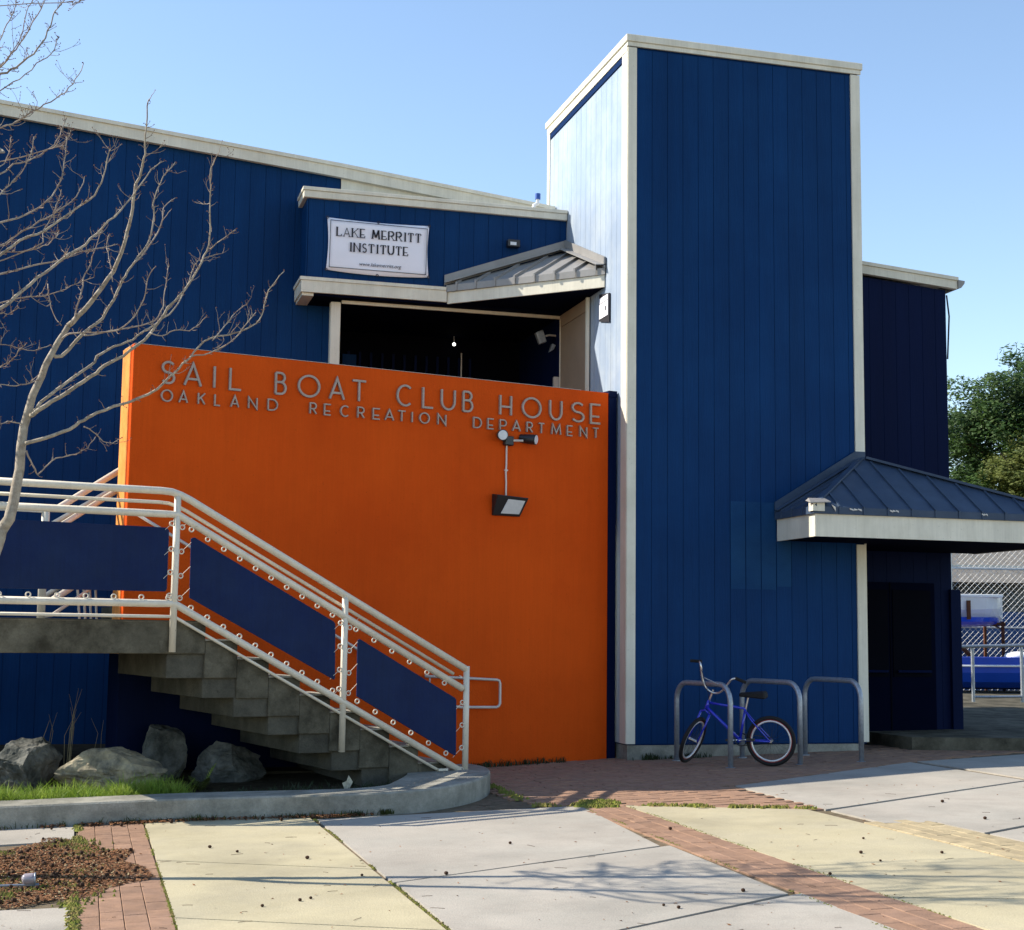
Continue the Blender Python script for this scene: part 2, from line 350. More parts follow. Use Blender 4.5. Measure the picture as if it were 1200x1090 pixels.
# tower cap, front, left, right
c = MB(); c.box(XT-.035, XR+.035, YT-.035, 20.1, 8.71, 8.80); W(c).build('cap_flashing', 'trim', house, bevel=.006)
W(MB().box(XT-.018, XR+.014, YT-.018, YT+.01, 8.655, 8.708)).build('cap_trim', 'trim', house)
W(MB().box(XT-.016, XT+.006, YT+.012, 20.06, 8.60, 8.708)).build('cap_trim', 'trim', house)
W(MB().box(XT-.004, XT+.012, YT+.21, 19.94, 8.52, 8.598)).build('painted_cap_shadow', 'navy_groove', house)  # dark strip painted in for the cap's shadow on the side wall

# left wing
YW = 19.76
zt = lambda x: 8.167-(x+1.33)*.0905 if x < 3.09 else 8.167-4.42*.0905-(x-3.09)*.1065
wing = W(MB().add([(-9,YW+.01,-.2),(3.1,YW+.01,-.2),(3.1,YW+.01,7.7),(-9,YW+.01,8.7),(-9,YW+6,-.2),(3.1,YW+6,-.2),(3.1,YW+6,7.7),(-9,YW+6,8.7)], [(0,1,2,3),(4,5,6,7),(0,1,5,4),(0,4,7,3),(1,2,6,5)])).build('left_wing', 'navy_groove', house)
siding(wing, 'navy', (0, YW+.012, 0), (1,0,0), (0,-1,0), -3.6, 3.09, -.1, lambda t: zt(t)-.15)
W(MB().box(3.09, 6.12, YW-.01, YW+.05, 5.9, 7.1)).build('bay_back', 'navy_d', house)
b = MB(); b.prism([(3.10,YW-.012,7.0),(6.13,YW-.012,7.0),(6.13,YW-.012,zt(6.13)-.14),(3.10,YW-.012,zt(3.1)-.14)], (0,.05,0)); W(b).build('gable_panel', 'trim', house)
b = MB(); pts = [(-9, zt(-9)), (3.09, zt(3.09)), (6.125, zt(6.125))]
for (xa, za), (xb, zb) in zip(pts, pts[1:]):
    b.prism([(xa,YW-.09,za-.19),(xb,YW-.09,zb-.19),(xb,YW-.09,za and zb-.045),(xa,YW-.09,za-.045)], (0,.07,0))
W(b).build('roof_fascia', 'trim', house)
b = MB()
for (xa, za), (xb, zb) in zip(pts, pts[1:]):
    b.prism([(xa,YW-.115,za-.05),(xb,YW-.115,zb-.05),(xb,YW-.115,zb),(xa,YW-.115,za)], (0,6.1,0))
W(b).build('roof', 'trim', house)

# bay with banner
YB = 19.15; XL = 2.56
bay = W(MB().add([(XL+.016,YB+.016,5.84),(XT,YB+.016,5.84),(XT,YW-.02,5.84),(XL+.016,YW-.02,5.84),(XL+.016,YB+.016,7.12),(XT,YB+.016,7.12),(XT,YW-.02,7.12),(XL+.016,YW-.02,7.12)], [(3,2,1,0),(4,5,6,7),(0,1,5,4),(1,2,6,5),(2,3,7,6),(3,0,4,7)])).build('bay', 'navy_groove', house)
siding(bay, 'navy', (0, YB+.016, 0), (1,0,0), (0,-1,0), XL+.03, XT-.002, 5.99, 7.10)
siding(bay, 'navy', (XL+.016, 0, 0), (0,1,0), (-1,0,0), YB+.01, YW-.03, 5.99, 7.10, pitch=.19)
W(MB().box(XL-.045, XT-.004, YB-.045, YW-.10, 7.095, 7.185)).build('bay_cap', 'trim', house, bevel=.005)
W(MB().box(XL-.06, XT-.003, YB-.06, YW-.10, 7.186, 7.235)).build('bay_cap', 'trim', house, bevel=.005)
# lower fascia and soffits
b = MB(); b.box(XL-.05, 4.45, YB-.05, YB-.01, 5.83, 5.985); b.box(XL-.05, XL-.01, YB-.009, YW-.01, 5.83, 5.985)
W(b).build('bay_fascia', 'trim', house)
b = MB(); b.box(XL-.066, 4.44, YB-.066, YB+.0, 5.987, 6.03); b.box(XL-.066, XL+.0, YB+.001, YW-.01, 5.987, 6.03); W(b).build('fascia_lip', 'trim', house)
W(MB().box(XL-.03, XL+.12, YB-.008, YW-.012, 5.79, 5.828)).build('soffit_end', 'trim', house)
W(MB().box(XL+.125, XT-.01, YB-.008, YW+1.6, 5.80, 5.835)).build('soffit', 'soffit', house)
# porch recess
W(MB().box(2.94, 3.07, 19.32, 19.45, 1.5, 5.775)).build('porch_column', 'trim', house, bevel=.006)
W(MB().box(3.08, 6.115, 19.30, 19.335, 5.755, 5.797)).build('header_trim', 'trim', house)
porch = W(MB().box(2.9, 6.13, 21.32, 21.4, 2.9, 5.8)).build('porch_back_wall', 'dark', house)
u = 3.0
while u < 5.45:
    W(MB().box(u, u+.035, 21.26, 21.3, 3.3, 5.5)).build('gate_bar', 'navy_d', porch); u += .165
W(MB().box(3.42, 3.62, 21.24, 21.257, 3.3, 5.45)).build('gate_panel', 'navy', porch)
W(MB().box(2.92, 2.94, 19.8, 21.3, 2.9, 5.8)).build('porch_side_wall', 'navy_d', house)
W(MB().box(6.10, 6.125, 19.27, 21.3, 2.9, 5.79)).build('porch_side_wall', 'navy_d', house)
W(MB().box(2.9, 6.12, 18.05, 21.3, 3.15, 3.3)).build('porch_floor', 'conc', house)
bp_ = W(MB().box(6.09, 6.118, 18.16, 19.24, 3.3, 5.62)).build('reveal_panel', 'beige', house)
W(MB().box(6.085, 6.118, 18.16, 19.24, 5.625, 5.79)).build('reveal_panel', 'beige', house)
W(MB().box(6.08, 6.118, 18.10, 18.155, 3.3, 5.80)).build('reveal_trim', 'trim', house)
W(MB().box(6.08, 6.118, 19.245, 19.265, 3.3, 5.75)).build('reveal_trim', 'trim', house)
W(MB().box(6.02, 6.09, 19.30, 19.36, 4.5, 4.95)).build('door_bracket', 'conduit', house)

# triangular awning over the porch
A1 = Vector((4.46, YB-.03, 0)); A2 = Vector((6.12, 17.53, 0)); A3 = Vector((6.12, YB-.03, 0))
e = (A2-A1).normalized(); en = Vector((e.y, -e.x, 0))   # outward
if en.y > 0: en = -en
zv = lambda v, z: Vector((v.x, v.y, z))
W(MB().prism([zv(A1,5.81),zv(A2,5.81),zv(A2,5.965),zv(A1,5.965)], -en*.03)).build('awning_fascia', 'trim', house)
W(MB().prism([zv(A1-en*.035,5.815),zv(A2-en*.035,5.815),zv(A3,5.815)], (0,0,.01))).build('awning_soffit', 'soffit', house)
z0, z1, zp = 5.968, 6.055, 6.66
aw = MB(); a = A1+en*.03; b2 = A2+en*.03; b2.x = 6.12
aw.add([zv(a,z0), zv(b2,z0), zv(b2,z1), zv(a,z1), zv(A3,zp), zv(A3,z0)], [(0,1,2,3),(3,2,4),(0,3,4,5),(1,5,4,2),(0,5,1)])
awn = W(aw).build('awning_roof', 'roof', house)
L = (b2-a).length
def roofz(v):   # height on the awning plane
    n = (zv(b2,z1)-zv(a,z1)).cross(zv(A3,zp)-zv(a,z1)); p0 = zv(a,z1)
    return p0.z-(n.x*(v.x-p0.x)+n.y*(v.y-p0.y))/n.z
for i in range(8):
    s0 = a+e*(L*(i+.55)/8); w = -en
    # distance until the box face (Y) or tower face (X)
    t = min((YB-.06-s0.y)/w.y if w.y > 1e-6 else 9, (6.10-s0.x)/w.x if w.x > 1e-6 else 9)
    s1 = s0+w*max(.05, t-.02)
    sb = MB(); k = e*.012
    sb.hexa([zv(s0-k+en*.008,z0+.004),zv(s0+k+en*.008,z0+.004),zv(s0+k,z0+.004),zv(s0-k,z0+.004)], [zv(s0-k+en*.012,z1+.03),zv(s0+k+en*.012,z1+.03),zv(s0+k,z1+.03),zv(s0-k,z1+.03)])
    sb.hexa([zv(s0-k,z1-.005),zv(s0+k,z1-.005),zv(s1+k,roofz(s1)-.005),zv(s1-k,roofz(s1)-.005)], [zv(s0-k,z1+.035),zv(s0+k,z1+.035),zv(s1+k,roofz(s1)+.035),zv(s1-k,roofz(s1)+.035)])
    W(sb).build('roof_seam', 'roof', awn)
b = MB(); b.prism([(4.42,YB-.03,6.06),(6.118,YB-.03,6.68),(6.118,YB-.03,6.82),(4.42,YB-.03,6.20)], (0,.022,0)); W(b).build('wall_flashing', 'roof', awn)
b = MB(); b.prism([(4.42,YB-.14,6.075),(6.118,YB-.14,6.69),(6.118,YB-.03,6.70),(4.42,YB-.03,6.085)], (0,0,.012)); W(b).build('wall_flashing', 'roof', awn)
b = MB(); b.prism([(6.118,YB-.032,6.66),(6.118,17.49,6.05),(6.118,17.49,6.19),(6.118,YB-.032,6.82)], (-.022,0,0)); W(b).build('wall_flashing', 'roof', awn)
b = MB(); b.prism([(6.118,YB-.15,6.66),(6.118,17.49,6.085),(5.99,17.49,6.075),(5.99,YB-.15,6.65)], (0,0,.012)); W(b).build('wall_flashing', 'roof', awn)

# right wing
YR = 18.0; XE = 11.29
zr = lambda x: 6.60-(x-9.3)*.074
rw = MB(); rw.prism([(9.27,YR+.012,-.1),(XE,YR+.012,-.1),(XE,YR+.012,zr(XE)-.2),(9.27,YR+.012,zr(9.27)-.2)], (0,4,0)); rw = W(rw).build('right_wing', 'navy_groove', house)
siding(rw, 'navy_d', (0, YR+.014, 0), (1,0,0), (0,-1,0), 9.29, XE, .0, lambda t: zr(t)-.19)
W(MB().prism([(9.29,YR-.07,zr(9.29)-.165),(XE+.14,YR-.07,zr(XE+.14)-.165),(XE+.14,YR-.07,zr(XE+.14)-.05),(9.29,YR-.07,zr(9.29)-.05)], (0,.07,0))).build('roof_fascia', 'trim', house)
W(MB().prism([(9.29,YR-.09,zr(9.29)-.048),(XE+.15,YR-.09,zr(XE+.15)-.048),(XE+.15,YR-.09,zr(XE+.15)),(9.29,YR-.09,zr(9.29))], (0,4.1,0))).build('roof', 'trim', house)
b = MB(); b.prism([(XE+.145,YR-.09,zr(XE)-.05),(XE+.25,YR-.09,zr(XE)-.06),(XE+.24,YR-.09,zr(XE)-.10),(XE+.19,YR-.09,zr(XE)-.16),(XE+.145,YR-.09,zr(XE)-.17)], (0,4.1,0)); W(b).build('gutter', 'roof', house)
W(MB().tube([(XE+.03,YR+.03,6.2),(XE+.045,YR+.0,5.9),(XE+.02,YR+.02,5.3)], .012, 6)).build('cable', 'cord', house)
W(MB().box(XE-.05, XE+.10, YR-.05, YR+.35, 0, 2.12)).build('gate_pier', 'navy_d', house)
# doors below the canopy
dr = W(MB().box(9.65, 11.0, YR-.03, YR-.002, .05, 2.2)).build('double_door', 'soffit', house)  # near-black soffit colour holds the shade under the canopy
for x in (9.72, 10.36): W(MB().box(x, x+.57, YR-.045, YR-.031, .95, 2.1)).build('door_glass', 'dark', dr)
W(MB().box(10.32, 10.335, YR-.04, YR-.031, .05, 2.2)).build('door_seam', 'dark', dr)
for x in (9.75, 10.40): W(MB().tube([(x,YR-.09,1.02),(x+.5,YR-.09,1.02)], .018, 6)).build('push_bar', 'navy_d', dr)

# entrance canopy on the right
CX0, CX1, CY0, CY1 = 8.072, 11.65, 15.70, 18.0
ZE = 2.875; AP = Vector((9.22, YT-.02, 3.66))
b = MB(); b.box(CX0+.0, CX0+.03, CY0, YT-.018, 2.61, 2.872); b.box(CX0+.031, CX1, CY0, CY0+.03, 2.61, 2.872); b.box(CX1-.03, CX1, CY0+.031, CY1, 2.61, 2.872)
can = W(b).build('canopy_fascia', 'trim', house)
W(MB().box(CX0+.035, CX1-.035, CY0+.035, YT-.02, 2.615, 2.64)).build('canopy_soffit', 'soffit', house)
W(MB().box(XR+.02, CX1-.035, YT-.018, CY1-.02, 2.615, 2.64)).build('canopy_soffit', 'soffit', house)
o_ = .03; f0, f1 = 2.873, 2.955
P = [(CX0-o_,YT-.018), (CX0-o_,CY0-o_), (CX1+o_,CY0-o_), (CX1+o_,CY1)]
v = [(x,y,f0) for x,y in P]+[(x,y,f1) for x,y in P]+[tuple(AP), (XR+.02, YT-.018, 3.66), (XR+.02, CY1, 3.66), (XR+.02, CY1, f0), (XR+.02, YT-.018, f0)]
rf = MB().add(v, [(0,1,5,4),(1,2,6,5),(2,3,7,6),(4,5,8),(5,6,9,8),(6,7,10,9),(0,4,8),(3,11,10,7),(0,1,2,3,11,12)])
crf = W(rf).build('canopy_roof', 'roof_b', house)
# hip caps and flashings
def strip(p, q, w, h, name='ridge_cap', m='roof_b', par=None):
    p, q = Vector(p), Vector(q); d = (q-p).normalized(); s_ = d.cross(Vector((0,0,1))).normalized()*w/2; n = s_.cross(d).normalized()*h
    if n.z < 0: n = -n
    return W(MB().hexa([p-s_,p+s_,q+s_,q-s_], [p-s_+n,p+s_+n,q+s_+n,q-s_+n])).build(name, m, par or crf)
strip((CX0-o_,CY0-o_,f1), tuple(AP), .07, .025)
strip((CX1+o_,CY0-o_,f1), (XR+.0,YT-.03,3.67), .09, .03)
b = MB(); b.prism([(CX0-o_,YT-.016,f1-.02),(9.15,YT-.016,3.62),(9.28,YT-.016,3.64),(9.28,YT-.016,3.76),(9.14,YT-.016,3.76),(CX0-o_,YT-.016,f1+.13)], (0,-.012,0)); W(b).build('wall_flashing', 'roof_b', crf)
b = MB(); b.prism([(CX0-o_,YT-.03,f1+.03),(9.15,YT-.03,3.655),(9.15,YT-.11,3.645),(CX0-o_,YT-.11,f1+.02)], (0,0,.01)); W(b).build('wall_flashing', 'roof_b', crf)
# seams on the front slope and on the left slope
sf = (AP.z-f1)/(AP.y-(CY0-o_))
x = CX0+.30
while x < CX1-.05:
    hip = (x-(CX0-o_))/(AP.x-CX0+o_) if x < AP.x else (CX1+o_-x)/(CX1+o_-AP.x)
    yend = CY0-o_+hip*(AP.y-CY0+o_)-.03; zend = f1+(yend-CY0+o_)*sf
    sb = MB(); sb.box(x-.011, x+.011, CY0-o_-.012, CY0-o_+.002, f0+.002, f1+.012)
    sb.hexa([(x-.011,CY0-o_-.01,f1-.01),(x+.011,CY0-o_-.01,f1-.01),(x+.011,yend,zend-.01),(x-.011,yend,zend-.01)], [(x-.011,CY0-o_-.012,f1+.014),(x+.011,CY0-o_-.012,f1+.014),(x+.011,yend,zend+.026),(x-.011,yend,zend+.026)])
    W(sb).build('roof_seam', 'roof_b', crf); x += .315
sl = (AP.z-f1)/(AP.x-CX0+o_)
for yy in (15.95, 16.25, 16.52):
    t = (yy-(CY0-o_))/(AP.y-CY0+o_); xe = CX0-o_+t*(AP.x-CX0+o_)-.03; ze = f1+(xe-CX0+o_)*sl
    sb = MB(); sb.hexa([(CX0-o_-.01,yy-.011,f0),(CX0-o_-.01,yy+.011,f0),(CX0-o_+.0,yy+.011,f0),(CX0-o_+.0,yy-.011,f0)], [(CX0-o_-.01,yy-.011,f1+.02),(CX0-o_-.01,yy+.011,f1+.02),(CX0-o_+.0,yy+.011,f1+.02),(CX0-o_+.0,yy-.011,f1+.02)])
    sb.hexa([(CX0-o_,yy-.011,f1-.01),(CX0-o_,yy+.011,f1-.01),(xe,yy+.011,ze-.01),(xe,yy-.011,ze-.01)], [(CX0-o_,yy-.011,f1+.024),(CX0-o_,yy+.011,f1+.024),(xe,yy+.011,ze+.024),(xe,yy-.011,ze+.024)])
    W(sb).build('roof_seam', 'roof_b', crf)
# little hood at the canopy corner, bent flashing scraps
W(MB().box(CX0-.05, CX0+.10, CY0-.05, CY0+.06, 2.90, 3.00)).build('corner_hood', 'trim', crf)
W(MB().hexa([(CX0-.10,CY0-.09,2.985),(CX0+.16,CY0-.09,3.0),(CX0+.20,CY0+.12,3.03),(CX0-.06,CY0+.12,3.03)], [(CX0-.10,CY0-.09,2.995),(CX0+.16,CY0-.09,3.01),(CX0+.16,CY0+.06,3.06),(CX0-.04,CY0+.08,3.06)])).build('corner_hood', 'roof', crf)
for x, l in ((8.50, .16), (9.02, .12), (10.25, .08)):
    b = MB()
    for k in range(3): b.prism([(x+l*k*.33,CY0-.045,2.93-.01*(k%2)),(x+l*(k*.33+.3),CY0-.045,2.915+.012*(k%2)),(x+l*(k*.33+.28),CY0-.043,2.935),(x+l*k*.33,CY0-.043,2.945)], (0,.006,0))
    W(b).build('flashing_scrap', 'conduit', crf)
b = MB(); b.prism([(8.26,CY0-.05,2.98),(8.31,CY0-.05,2.955),(8.315,CY0-.05,2.90)], (0,.01,0)); W(b).build('flashing_scrap', 'conduit', crf)
# vent on the bay roof
b = MB(); b.tube([(5.66,19.2,7.23),(5.68,19.2,7.29),(5.73,19.2,7.33),(5.73,19.2,7.40)], .026, 8); vt = W(b).build('vent_pipe', 'boat_w', house)
W(MB().tube([(5.73,19.2,7.38),(5.73,19.2,7.46)], .038, 10)).build('pipe_cap', 'valve', vt)

# ------------------------------------------------------------------ things fixed to the club house
t = thing('bay_floodlight', 'small black box floodlight on the navy siding right of the white banner', 'light', (5.36, YB-.0, 6.70))
MB().box(-.085,.085,-.10,-.005,-.05,.05).build('housing', 'black', t, bevel=.006)
MB().box(-.055,.03,-.106,-.101,-.03,.012).build('lens', 'lens', t)
t = thing('notice_board', 'white notice with a dark frame on the sunlit pale side of the tower', 'sign', (XT-.004, 17.53, 5.55))
MB().add([(0,-.20,-.23),(0,.18,-.15),(0,.18,.20),(0,-.20,.14),(-.015,-.20,-.23),(-.015,.18,-.15),(-.015,.18,.20),(-.015,-.20,.14)],[(0,1,2,3),(4,5,6,7),(0,1,5,4),(1,2,6,5),(2,3,7,6),(3,0,4,7)]).build('board', 'ink', t)
MB().box(-.022,-.016,-.165,.155,-.13,.135).build('sheet', 'vinyl', t)
MB().box(-.025,-.0225,-.10,-.06,-.06,.0).build('printed_mark', 'ink', t)
MB().box(-.025,-.0225,-.16,.15,.06,.066).build('printed_line', 'ink', t)
t = thing('porch_lamp', 'glowing white globe lamp high in the dark porch', 'light', (5.05, 21.15, 5.68))
bmp = MB(); 
def sphere(mb, c, r, n=8, m=6, sq=1):
    vs = [(c[0],c[1],c[2]+r*sq)]; fs = []
    for i in range(1, m):
        for j in range(n): a_ = PI*i/m; b_ = 2*PI*j/n; vs.append((c[0]+r*math.sin(a_)*math.cos(b_), c[1]+r*math.sin(a_)*math.sin(b_), c[2]+r*math.cos(a_)*sq))
    vs.append((c[0],c[1],c[2]-r*sq))
    for j in range(n): fs.append((0,1+j,1+(j+1)%n)); fs.append((len(vs)-1, 1+(m-2)*n+(j+1)%n, 1+(m-2)*n+j))
    for i in range(m-2):
        for j in range(n): fs.append((1+i*n+j,1+(i+1)*n+j,1+(i+1)*n+(j+1)%n,1+i*n+(j+1)%n))
    mb.add(vs, fs)
sphere(bmp, (0,0,0), .026); bmp.build('globe', 'globe', t, smooth=True)
MB().tube([(0,0,.03),(0,0,.12)], .012, 6).build('stem', 'steel', t)
MB().tube([(.12,.02,-.12),(.12,.02,-1.1)], .01, 6).build('cable_run', 'conduit', t)
t = thing('porch_camera', 'grey security camera on an arm at the right end of the dark porch', 'camera', (6.10, 19.5, 5.56))
MB().tube([(0,0,0),(-.10,-.02,0),(-.16,-.03,-.02)], .014, 6).build('arm', 'conduit', t)
MB().hexa([(-.24,-.05,-.14),(-.14,-.05,-.10),(-.14,.04,-.10),(-.24,.04,-.14)],[(-.30,-.05,.02),(-.20,-.05,.07),(-.20,.04,.07),(-.30,.04,.02)]).build('body', 'steel', t, bevel=.008)
MB().hexa([(-.10,-.04,-.24),(-.04,-.04,-.20),(-.04,.03,-.20),(-.10,.03,-.24)],[(-.06,-.04,-.12),(-.01,-.04,-.14),(-.01,.03,-.14),(-.06,.03,-.12)]).build('junction', 'steel', t)

# ------------------------------------------------------------------ stroke letters
def arc(cx, cy_, rx, ry, a0, a1, n=10):
    return [(cx+rx*math.cos(math.radians(a0+(a1-a0)*i/n)), cy_+ry*math.sin(math.radians(a0+(a1-a0)*i/n))) for i in range(n+1)]
GL = {
 'S': [arc(.5,.745,.44,.245,35,270,12)+arc(.5,.255,.46,.245,90,-150,12)[1:]],
 'A': [[(0,0),(.5,1),(1,0)], [(.17,.30),(.83,.30)]],
 'I': [[(.5,0),(.5,1)]], 'L': [[(0,1),(0,0),(1,0)]],
 'B': [[(0,0),(0,1)], [(0,1),(.45,1)]+arc(.45,.78,.42,.22,90,-90,8)+[(0,.56)], [(.45,.56)]+arc(.5,.28,.48,.28,90,-90,8)+[(0,0)]],
 'O': ['c']+[arc(.5,.5,.5,.5,0,360,28)[:-1]], 'T': [[(0,1),(1,1)],[(.5,1),(.5,0)]],
 'C': [arc(.55,.5,.52,.5,48,312,20)], 'U': [[(0,1),(0,.42)]+arc(.5,.42,.5,.42,180,360,12)+[(1,1)]],
 'H': [[(0,0),(0,1)],[(1,0),(1,1)],[(0,.42),(1,.42)]], 'E': [[(1,1),(0,1),(0,0),(1,0)],[(0,.36),(.88,.36)]],
 'K': [[(0,0),(0,1)],[(1,1),(.05,.42)],[(.35,.6),(1,0)]], 'N': [[(0,0),(0,1),(1,0),(1,1)]],
 'D': [[(0,0),(0,1),(.35,1)]+arc(.4,.5,.6,.5,90,-90,12)+[(0,0)]],
 'R': [[(0,0),(0,1),(.5,1)]+arc(.5,.73,.45,.27,90,-90,8)+[(0,.46)],[(.45,.46),(1,0)]],
 'P': [[(0,0),(0,1),(.5,1)]+arc(.5,.7,.45,.30,90,-90,8)+[(0,.40)]],
 'M': [[(0,0),(.12,1),(.5,.15),(.88,1),(1,0)]],
}
def letter(mb, ch, x0, x1, z0, h, w, d, org, ux, uy, un):
    g_ = GL[ch]; closed = g_[0] == 'c'
    for st in (g_[1:] if closed else g_):
        pts_ = [(x0+w/2+(x1-x0-w)*p[0], z0+w/2+(h-w)*p[1]) for p in st]
        mb.ribbon(pts_, w, d, org, ux, uy, un, closed)
        d *= .985
# ------------------------------------------------------------------ orange wall
OY = .2284
WL = thing('orange_wall', 'tall bright orange freestanding wall carrying raised metal lettering, behind the stairs', 'wall', (6.014, 17.022, 0), OY)
UL = -5.80
MB().box(UL, -.012, .0, .085, -.1, 4.37).build('front_panel', 'orange', WL, bevel=.006)
MB().box(UL+.03, -.012, .086, .12, -.1, 4.33).build('groove', 'orange', WL)
MB().box(UL-.005, -.012, .121, .42, -.1, 4.362).build('wall_core', 'orange_e', WL, bevel=.006)
MB().box(UL+.01, -.4, .0, .42, 4.371, 4.374).build('top_flashing', 'conduit', WL)
b = MB(); b.prism([(UL-.012,-.008,-.1),(-2.2,-.008,-.1),(-3.5,-.008,.45),(-5.0,-.008,1.19),(UL-.012,-.008,1.19)], (0,.007,0)); b.box(UL-.013,UL-.006,.0,.43,-.1,1.19); b.build('navy_base_panel', 'navy_d', WL)
t = thing('end_post', 'narrow navy post with a flat cap closing the right end of the orange wall', 'post', (6.014, 17.022, 0), OY)
MB().box(-.009, .098, -.005, .16, -.1, 4.32).build('shaft', 'navy_d', t)
MB().box(-.009, .108, -.012, .17, 4.321, 4.40).build('cap', 'navy_d', t, bevel=.004)
# raised letters
LS = thing('raised_lettering', 'raised metal letters reading SAIL BOAT CLUB HOUSE over OAKLAND RECREATION DEPARTMENT', 'sign', (6.014, 17.022, 0), OY)
L1 = [('S',-5.518,-5.358),('A',-5.275,-5.076),('I',-4.962,-4.925),('L',-4.783,-4.64),('B',-4.275,-4.138),('O',-4.013,-3.753),('A',-3.651,-3.462),('T',-3.384,-3.203),('C',-2.844,-2.64),('L',-2.521,-2.374),('U',-2.286,-2.098),('B',-2.009,-1.869),('H',-1.527,-1.361),('O',-1.227,-.963),('U',-.855,-.676),('S',-.556,-.361),('E',-.288,-.134)]
L2 = [('O',-5.507,-5.38),('A',-5.32,-5.219),('K',-5.116,-5.033),('L',-4.938,-4.868),('A',-4.763,-4.664),('N',-4.567,-4.462),('D',-4.35,-4.232),('R',-3.87,-3.785),('E',-3.704,-3.618),('C',-3.515,-3.403),('R',-3.31,-3.221),('E',-3.127,-3.033),('A',-2.98,-2.864),('T',-2.821,-2.72),('I',-2.66,-2.623),('O',-2.553,-2.423),('N',-2.324,-2.214),('D',-1.869,-1.756),('E',-1.683,-1.597),('P',-1.523,-1.425),('A',-1.356,-1.24),('R',-1.164,-1.077),('T',-1.006,-.917),('M',-.828,-.691),('E',-.613,-.529),('N',-.432,-.328),('T',-.248,-.162)]
for (row, z_, h_, w_) in ((L1, 3.968, .25, .023), (L2, 3.785, .13, .0145)):
    for ch, a_, b_ in row:
        mb = MB(); zz = z_+(.012*(a_+5.5)/5.3 if row is L2 else 0); letter(mb, ch, a_, b_, zz, h_, w_, .030, (0,-.001,0), (1,0,0), (0,0,1), (0,-1,0))
        mb.build('letter', 'letter', LS)
# lights on the wall
t = thing('twin_floodlight', 'black twin head floodlight below the word DEPARTMENT on the orange wall', 'light', (6.014, 17.022, 0), OY)
MB().box(-1.47,-1.35,-.07,-.003,3.62,3.73).build('junction_box', 'black', t, bevel=.01)
MB().tube([(-1.36,-.06,3.68),(-1.24,-.08,3.685)], .014, 8).build('arm', 'conduit', t)
MB().tube([(-1.45,-.06,3.69),(-1.51,-.08,3.71)], .014, 8).build('arm', 'black', t)
def head(c, d, r, l, nm):
    d = Vector(d).normalized(); c = Vector(c)
    o = MB().tube([c-d*l, c-d*l*.98, c-d*l*.5, c], [r*.55, r*.8, r*.92, r], 16).build(nm, 'black', t, smooth=False)
    q = MB().tube([c+d*.002, c+d*.007], [r*.86, r*.82], 16).build('lens', 'lens', o)
    return o, c, d
h1, c1, d1 = head((-1.535,-.13,3.725), (-.25,-1,-.12), .066, .10, 'lamp_head')
h2, c2_, d2 = head((-1.10,-.14,3.70), (.62,-.75,-.12), .062, .20, 'lamp_head')
t = thing('flood_conduit', 'thin metal conduit running between the twin floodlight and the lower wall light', 'pipe', (6.014, 17.022, 0), OY)
MB().tube([(-1.425,-.02,3.63),(-1.425,-.02,3.4),(-1.432,-.022,3.3),(-1.425,-.02,3.2),(-1.425,-.02,3.04)], .011, 8).build('tube', 'conduit', t)
MB().box(-1.445,-1.405,-.028,-.003,3.325,3.34).build('strap', 'conduit', t)
t = thing('wall_pack_light', 'square black wall light with a slanted pale lens at the foot of the conduit', 'light', (6.014, 17.022, 0), OY)
MB().hexa([(-1.60,-.03,2.80),(-1.24,-.03,2.80),(-1.24,-.002,2.80),(-1.60,-.002,2.80)], [(-1.60,-.15,3.03),(-1.19,-.15,3.01),(-1.19,-.002,3.03),(-1.60,-.002,3.05)]).build('housing', 'black', t, bevel=.006)
MB().hexa([(-1.505,-.052,2.825),(-1.265,-.052,2.825),(-1.265,-.045,2.825),(-1.505,-.045,2.825)], [(-1.455,-.142,2.985),(-1.235,-.142,2.975),(-1.235,-.13,2.975),(-1.455,-.13,2.985)]).build('lens', 'lens', t)

# banner
BN = thing('banner', 'white vinyl banner reading LAKE MERRITT INSTITUTE tied to the navy bay', 'banner', (2.83, YB-.012, 6.15))
nx, nz = 16, 8; vs = []; fs = []
for j in range(nz+1):
    for i in range(nx+1):
        u_, v_ = i/nx, j/nz
        x_ = 1.37*u_; z_ = .70*v_
        x_ += .02*math.sin(PI*v_)*(1-u_) - .02*math.sin(PI*v_)*u_
        z_ += (-.018*math.sin(PI*u_)*v_**2) + (1-v_)*(-.03*math.sin(PI*u_)**.8) if 0 < u_ < 1 else 0
        vs.append((x_, -.012-.012*math.sin(u_*9+v_*3)*math.sin(PI*v_), z_))
for j in range(nz):
    for i in range(nx): k = j*(nx+1)+i; fs.append((k,k+1,k+nx+2,k+nx+1))
o = MB().add(vs, fs).build('sheet', 'vinyl', BN, smooth=True); o.modifiers.new('thick', 'SOLIDIFY').thickness = .004
b = MB(); b.ribbon([(.04,.035),(1.33,.03),(1.34,.655),(.045,.665)], .007, .003, (0,-.029,0), closed=True); b.build('cord', 'cord', BN)
b = MB()
for x_, z_ in ((0,0),(1.37,0),(1.37,.7),(0,.7),(.68,.69),(.68,-.03)): b.torus((x_,-.02,z_), .016, .005, (0,1,0), 8, 4)
b.build('eyelet', 'cord', BN)
